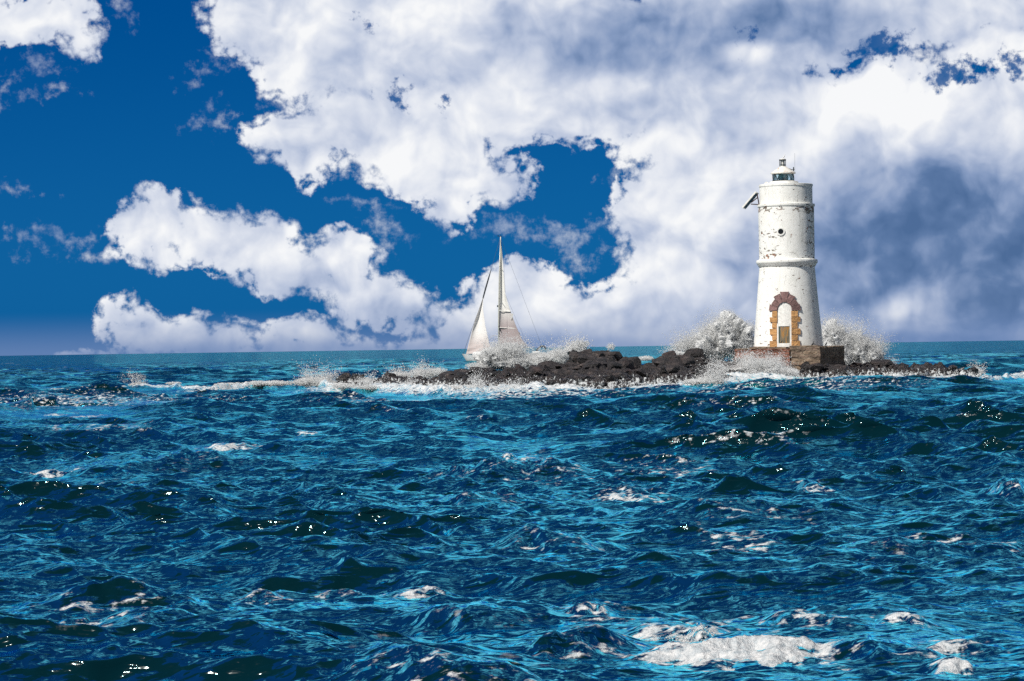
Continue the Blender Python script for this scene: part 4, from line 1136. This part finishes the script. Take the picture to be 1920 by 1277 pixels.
def spray(label, blobs, jets, Y, seed, rmin=.009, rmax=.030, thick=1.6):
    """blobs: (px, py, rx px, ry px, count) clouds of drops; jets: (px0, py0, px1, py1, spread px, count) thrown arcs"""
    rg = np.random.default_rng(seed); PS_ = []; RS = []
    s = Y / FPX
    for (px, py, ax, ay, n) in blobs:
        n = int(n * 4.5)
        c = W(px, py, Y)
        u = rg.normal(size=(n * 3, 3)); u /= np.linalg.norm(u, axis=1)[:, None]; u *= (rg.uniform(0, 1, n * 3) ** .62)[:, None]
        p = u * np.array([ax * s, thick, ay * s])
        nz = vnoise(p[:, 0] * 1.6 + seed, p[:, 1] * 1.6, p[:, 2] * 1.6, seed) * .6 + vnoise(p[:, 0] * 4.5, p[:, 1] * 4.5 + seed, p[:, 2] * 4.5, seed + 1) * .4
        q = np.linalg.norm(u, axis=1)
        keep = (nz + (.75 - q) * 1.3) > rg.uniform(-.35, .55, n * 3)
        p = p[keep][:n]
        PS_.append(p + np.array(c)); RS.append(np.clip(rg.lognormal(math.log(rmin * 1.5), .45, len(p)), rmin * .6, rmax))
    for (x0, y0, x1, y1, sp, n) in jets:
        n = int(n * 4)
        # filaments: ballistic paths between launch and landing areas
        k = max(8, n // 45)
        for j in range(k):
            t = rg.uniform(0, 1, n // k) ** .8
            xe = x1 + rg.normal() * sp; ye = y1 + rg.normal() * sp * .6; xs = x0 + rg.normal() * sp * .6
            curve = rg.uniform(-.1, .25)
            X = xs + (xe - xs) * t + rg.normal(size=len(t)) * sp * .30 * (t + .15)
            Yy = y0 + (ye - y0) * (t + curve * 4 * t * (1 - t) * .4) + rg.normal(size=len(t)) * sp * .30 * (t + .15)
            dep = rg.normal() * thick * .5 + rg.normal(size=len(t)) * .1
            c0 = W(x0, y0, Y)
            ca, sa = math.cos(R(-.865)), math.sin(R(-.865))
            DX_ = (X - x0) * s; DZ_ = -(Yy - y0) * s
            PS_.append(np.stack([c0.x + DX_ * ca - DZ_ * sa * -1 * -1, np.full_like(X, Y) + dep, c0.z + DZ_ + DX_ * sa * -1 * -1], 1))
            RS.append(np.clip(rg.lognormal(math.log(rmin * 1.35), .45, len(X)), rmin * .55, rmax))
    CV = []; CF = []; off = 0
    for (px, py, ax, ay, n) in blobs:
        if n < 5000: continue
        k5, f5 = ICO5; c = np.array(W(px, py, Y)); e = np.array([ax * s, thick, ay * s]) * .92
        q = k5 * e * 1.1 + seed
        d = .78 + .55 * vnoise(q[:, 0], q[:, 1], q[:, 2], 1) + .38 * vnoise(q[:, 0] * 2.7, q[:, 1] * 2.7, q[:, 2] * 2.7, 2) + .24 * vnoise(q[:, 0] * 7, q[:, 1] * 7, q[:, 2] * 7, 3) + .14 * vnoise(q[:, 0] * 16, q[:, 1] * 16, q[:, 2] * 16, 4)
        v = k5 * e * np.clip(d, .15, 1.5)[:, None] + c
        CV.append(v); CF.append(f5 + off); off += len(v)
        # a skin of drops leaving the surface of the mass
        idx = rg.integers(0, len(v), n); nrm = k5[idx]
        PS_.append(v[idx] + nrm * np.abs(rg.normal(0, .16, n))[:, None] + rg.normal(0, .03, (n, 3))); RS.append(rg.uniform(rmin * .8, rmin * 1.8, n))
    P_ = np.concatenate(PS_); r_ = np.concatenate(RS)
    k = P_[:, 2] > -.1; P_ = P_[k]; r_ = r_[k]
    V, F = droplets(P_, r_, rg)
    if CV: F = np.concatenate([F] + [f + len(V) for f in [np.concatenate(CF)]]); V = np.concatenate([V] + CV)
    o = mesh_np('sea_spray', V, F, SPM, None, True)
    return tag(o, label, 'spray', None, 'stuff')

spray('tall white burst of spray rising left of the lighthouse behind the reef',
      [(1378, 632, 30, 38, 26000), (1366, 612, 26, 22, 12000), (1395, 650, 22, 26, 12000), (1340, 645, 36, 28, 9000), (1300, 650, 44, 20, 3500), (1330, 625, 40, 26, 1800)],
      [(1385, 670, 1340, 600, 18, 3500), (1390, 670, 1405, 610, 10, 2500), (1350, 675, 1290, 628, 16, 2500), (1340, 675, 1268, 640, 12, 1200)], 182.0, 21)
spray('tall white burst of spray rising right of the lighthouse behind the platform',
      [(1575, 655, 34, 34, 26000), (1608, 660, 36, 32, 24000), (1560, 630, 20, 24, 7000), (1632, 668, 24, 22, 9000), (1640, 686, 26, 14, 5000)],
      [(1570, 690, 1555, 600, 14, 3500), (1590, 690, 1600, 612, 18, 4000), (1610, 690, 1648, 640, 14, 3500), (1620, 692, 1672, 680, 10, 1800)], 186.0, 22)
spray('white water thrown against the front of the platform wall',
      [(1425, 697, 50, 14, 12000), (1375, 705, 50, 12, 9000), (1468, 700, 34, 12, 6000), (1420, 685, 30, 14, 3500)],
      [(1420, 705, 1400, 672, 16, 2600), (1440, 705, 1455, 675, 14, 2200), (1370, 712, 1345, 690, 14, 1500)], 161.0, 23, thick=2.0)
spray('wide white splash between the yacht and the reef',
      [(985, 682, 66, 13, 26000), (1030, 676, 34, 12, 9000), (930, 668, 34, 20, 7000), (955, 655, 24, 14, 2600), (905, 687, 36, 10, 1200), (1050, 665, 22, 14, 1200)],
      [(940, 685, 930, 645, 18, 2200), (960, 685, 975, 648, 18, 2200), (1000, 685, 1050, 655, 20, 1500)], 163.0, 24, thick=2.4)
spray('scattered drops flying off the crest of the reef left of the highest rock',
      [(1075, 655, 30, 14, 500), (1090, 645, 18, 8, 160), (1145, 650, 10, 8, 60)], [(1060, 672, 1085, 642, 16, 500)], 166.0, 25, rmin=.016)
spray('thin spray over the low rocks at the left end of the reef',
      [(790, 702, 34, 14, 1400), (820, 698, 22, 12, 800), (745, 705, 30, 9, 1200), (690, 716, 40, 9, 1800)], [(800, 715, 790, 688, 14, 900), (730, 718, 745, 695, 12, 700)], 158.0, 26)
spray('low spray along the breaking crest left of the reef',
      [(590, 716, 46, 9, 3800), (500, 719, 56, 6, 3200), (430, 721, 30, 4, 1200), (640, 722, 40, 8, 2500)], [(580, 722, 590, 700, 22, 900), (600, 722, 620, 704, 16, 700)], 162.0, 27)
spray('small feather of spray on the lone breaker far left',
      [(258, 721, 18, 4, 500), (325, 719, 16, 3, 300)], [(262, 724, 244, 702, 9, 160), (265, 724, 258, 705, 8, 120)], 176.0, 28)
spray('low puff of spray behind the notch between the two high rocks',
      [(1265, 664, 22, 6, 2200), (1210, 672, 16, 5, 700)], [(1258, 672, 1255, 655, 12, 300)], 168.0, 29)
spray('small spray at the low right tip of the reef', [(1828, 697, 14, 6, 1400)], [(1828, 704, 1832, 688, 10, 300)], 165.0, 30)
spray('surf bursting along the seaward foot of the long reef',
      [(860, 727, 50, 5, 1300), (950, 733, 60, 5, 1500), (1040, 735, 50, 5, 1300), (1150, 733, 60, 4, 800), (1320, 716, 40, 8, 3000), (1250, 726, 30, 5, 900)],
      [(900, 728, 890, 712, 18, 350), (1330, 722, 1345, 695, 18, 1200), (960, 735, 975, 720, 18, 300)], 131.0, 32)
spray('surf bursting round the low rocks at the left end of the reef',
      [(700, 727, 44, 5, 900), (760, 730, 34, 5, 700), (640, 724, 30, 6, 900)], [(690, 728, 700, 708, 14, 300), (765, 730, 775, 714, 10, 200)], 146.0, 33)
# foam thrown over the big near whitecap
def cap_froth(px, py, wpx, hpx, n, seed, label):
    rg = np.random.default_rng(seed); Yc = zdist(px, py + 22)
    s = Yc / FPX
    P_ = np.stack([wx(px, Yc) + rg.uniform(-1, 1, n) * wpx / 2 * s, Yc + rg.normal(0, .10, n), np.zeros(n)], 1)
    x, y, z, fo, sh = sea_eval(P_[:, 0].copy(), P_[:, 1].copy())
    k = fo > .5
    x, y, z = x[k], y[k], z[k]
    P_ = np.stack([x, y, z + np.abs(rg.normal(0, .012, len(z)))], 1)
    r_ = np.clip(rg.lognormal(math.log(.0030), .4, len(z)), .0015, .009)
    V, F = droplets(P_, r_, rg)
    return tag(mesh_np('sea_spray', V, F, SPM, None, True), label, 'spray', None, 'stuff')
cap_froth(1370, 1190, 360, 60, 2500, 61, 'froth and drops on the big near whitecap, lower right')

# ------------------------------------------------------------------ mist hanging in the splashes
def mist_mat(dens, seed):
    m_, t, out = mat('sea_mist')
    co = t.n('ShaderNodeTexCoord', out=3)
    rr_ = t.vm('LENGTH', co, out=1)
    geo = t.n('ShaderNodeNewGeometry', out=0)
    nz = t.noise(t.vm('ADD', geo, (seed, 0, 0)), 1.1, 5, .68, dist=.6)
    f = t.m('MULTIPLY', t.mr(t.m('ADD', t.m('MULTIPLY_ADD', rr_, -1.0, .62), t.m('MULTIPLY_ADD', nz, 2.4, -1.2)), .0, .45), t.mr(rr_, 1.0, .85))
    v = t.n('ShaderNodeVolumePrincipled', {'Color': (1.0, .945, .92, 1), 'Density': t.m('MULTIPLY', f, dens), 'Anisotropy': .1})
    t.t.links.new(v, out.inputs[1])
    return m_
def mist(label, px, py, ax, ay, Y, thick, dens, seed):
    k3, f3 = ICO3
    o = mesh_np('sea_mist', k3, f3, mist_mat(dens, seed), None, True)
    o.location = W(px, py, Y); s_ = Y / FPX; o.scale = (ax * s_, thick, ay * s_)
    tag(o, label, 'mist', None, 'stuff')
mist('white mist inside the tall splash left of the lighthouse', 1362, 642, 66, 58, 182.6, 2.2, 3.5, 3)
mist('white mist inside the tall splash right of the lighthouse', 1600, 662, 72, 50, 186.6, 2.2, 3.5, 7)
mist('white mist in the splash against the platform front', 1415, 696, 85, 24, 161.6, 2.2, 2.2, 11)
mist('white mist over the splash between yacht and reef', 985, 678, 100, 22, 163.6, 2.4, 2.5, 15)
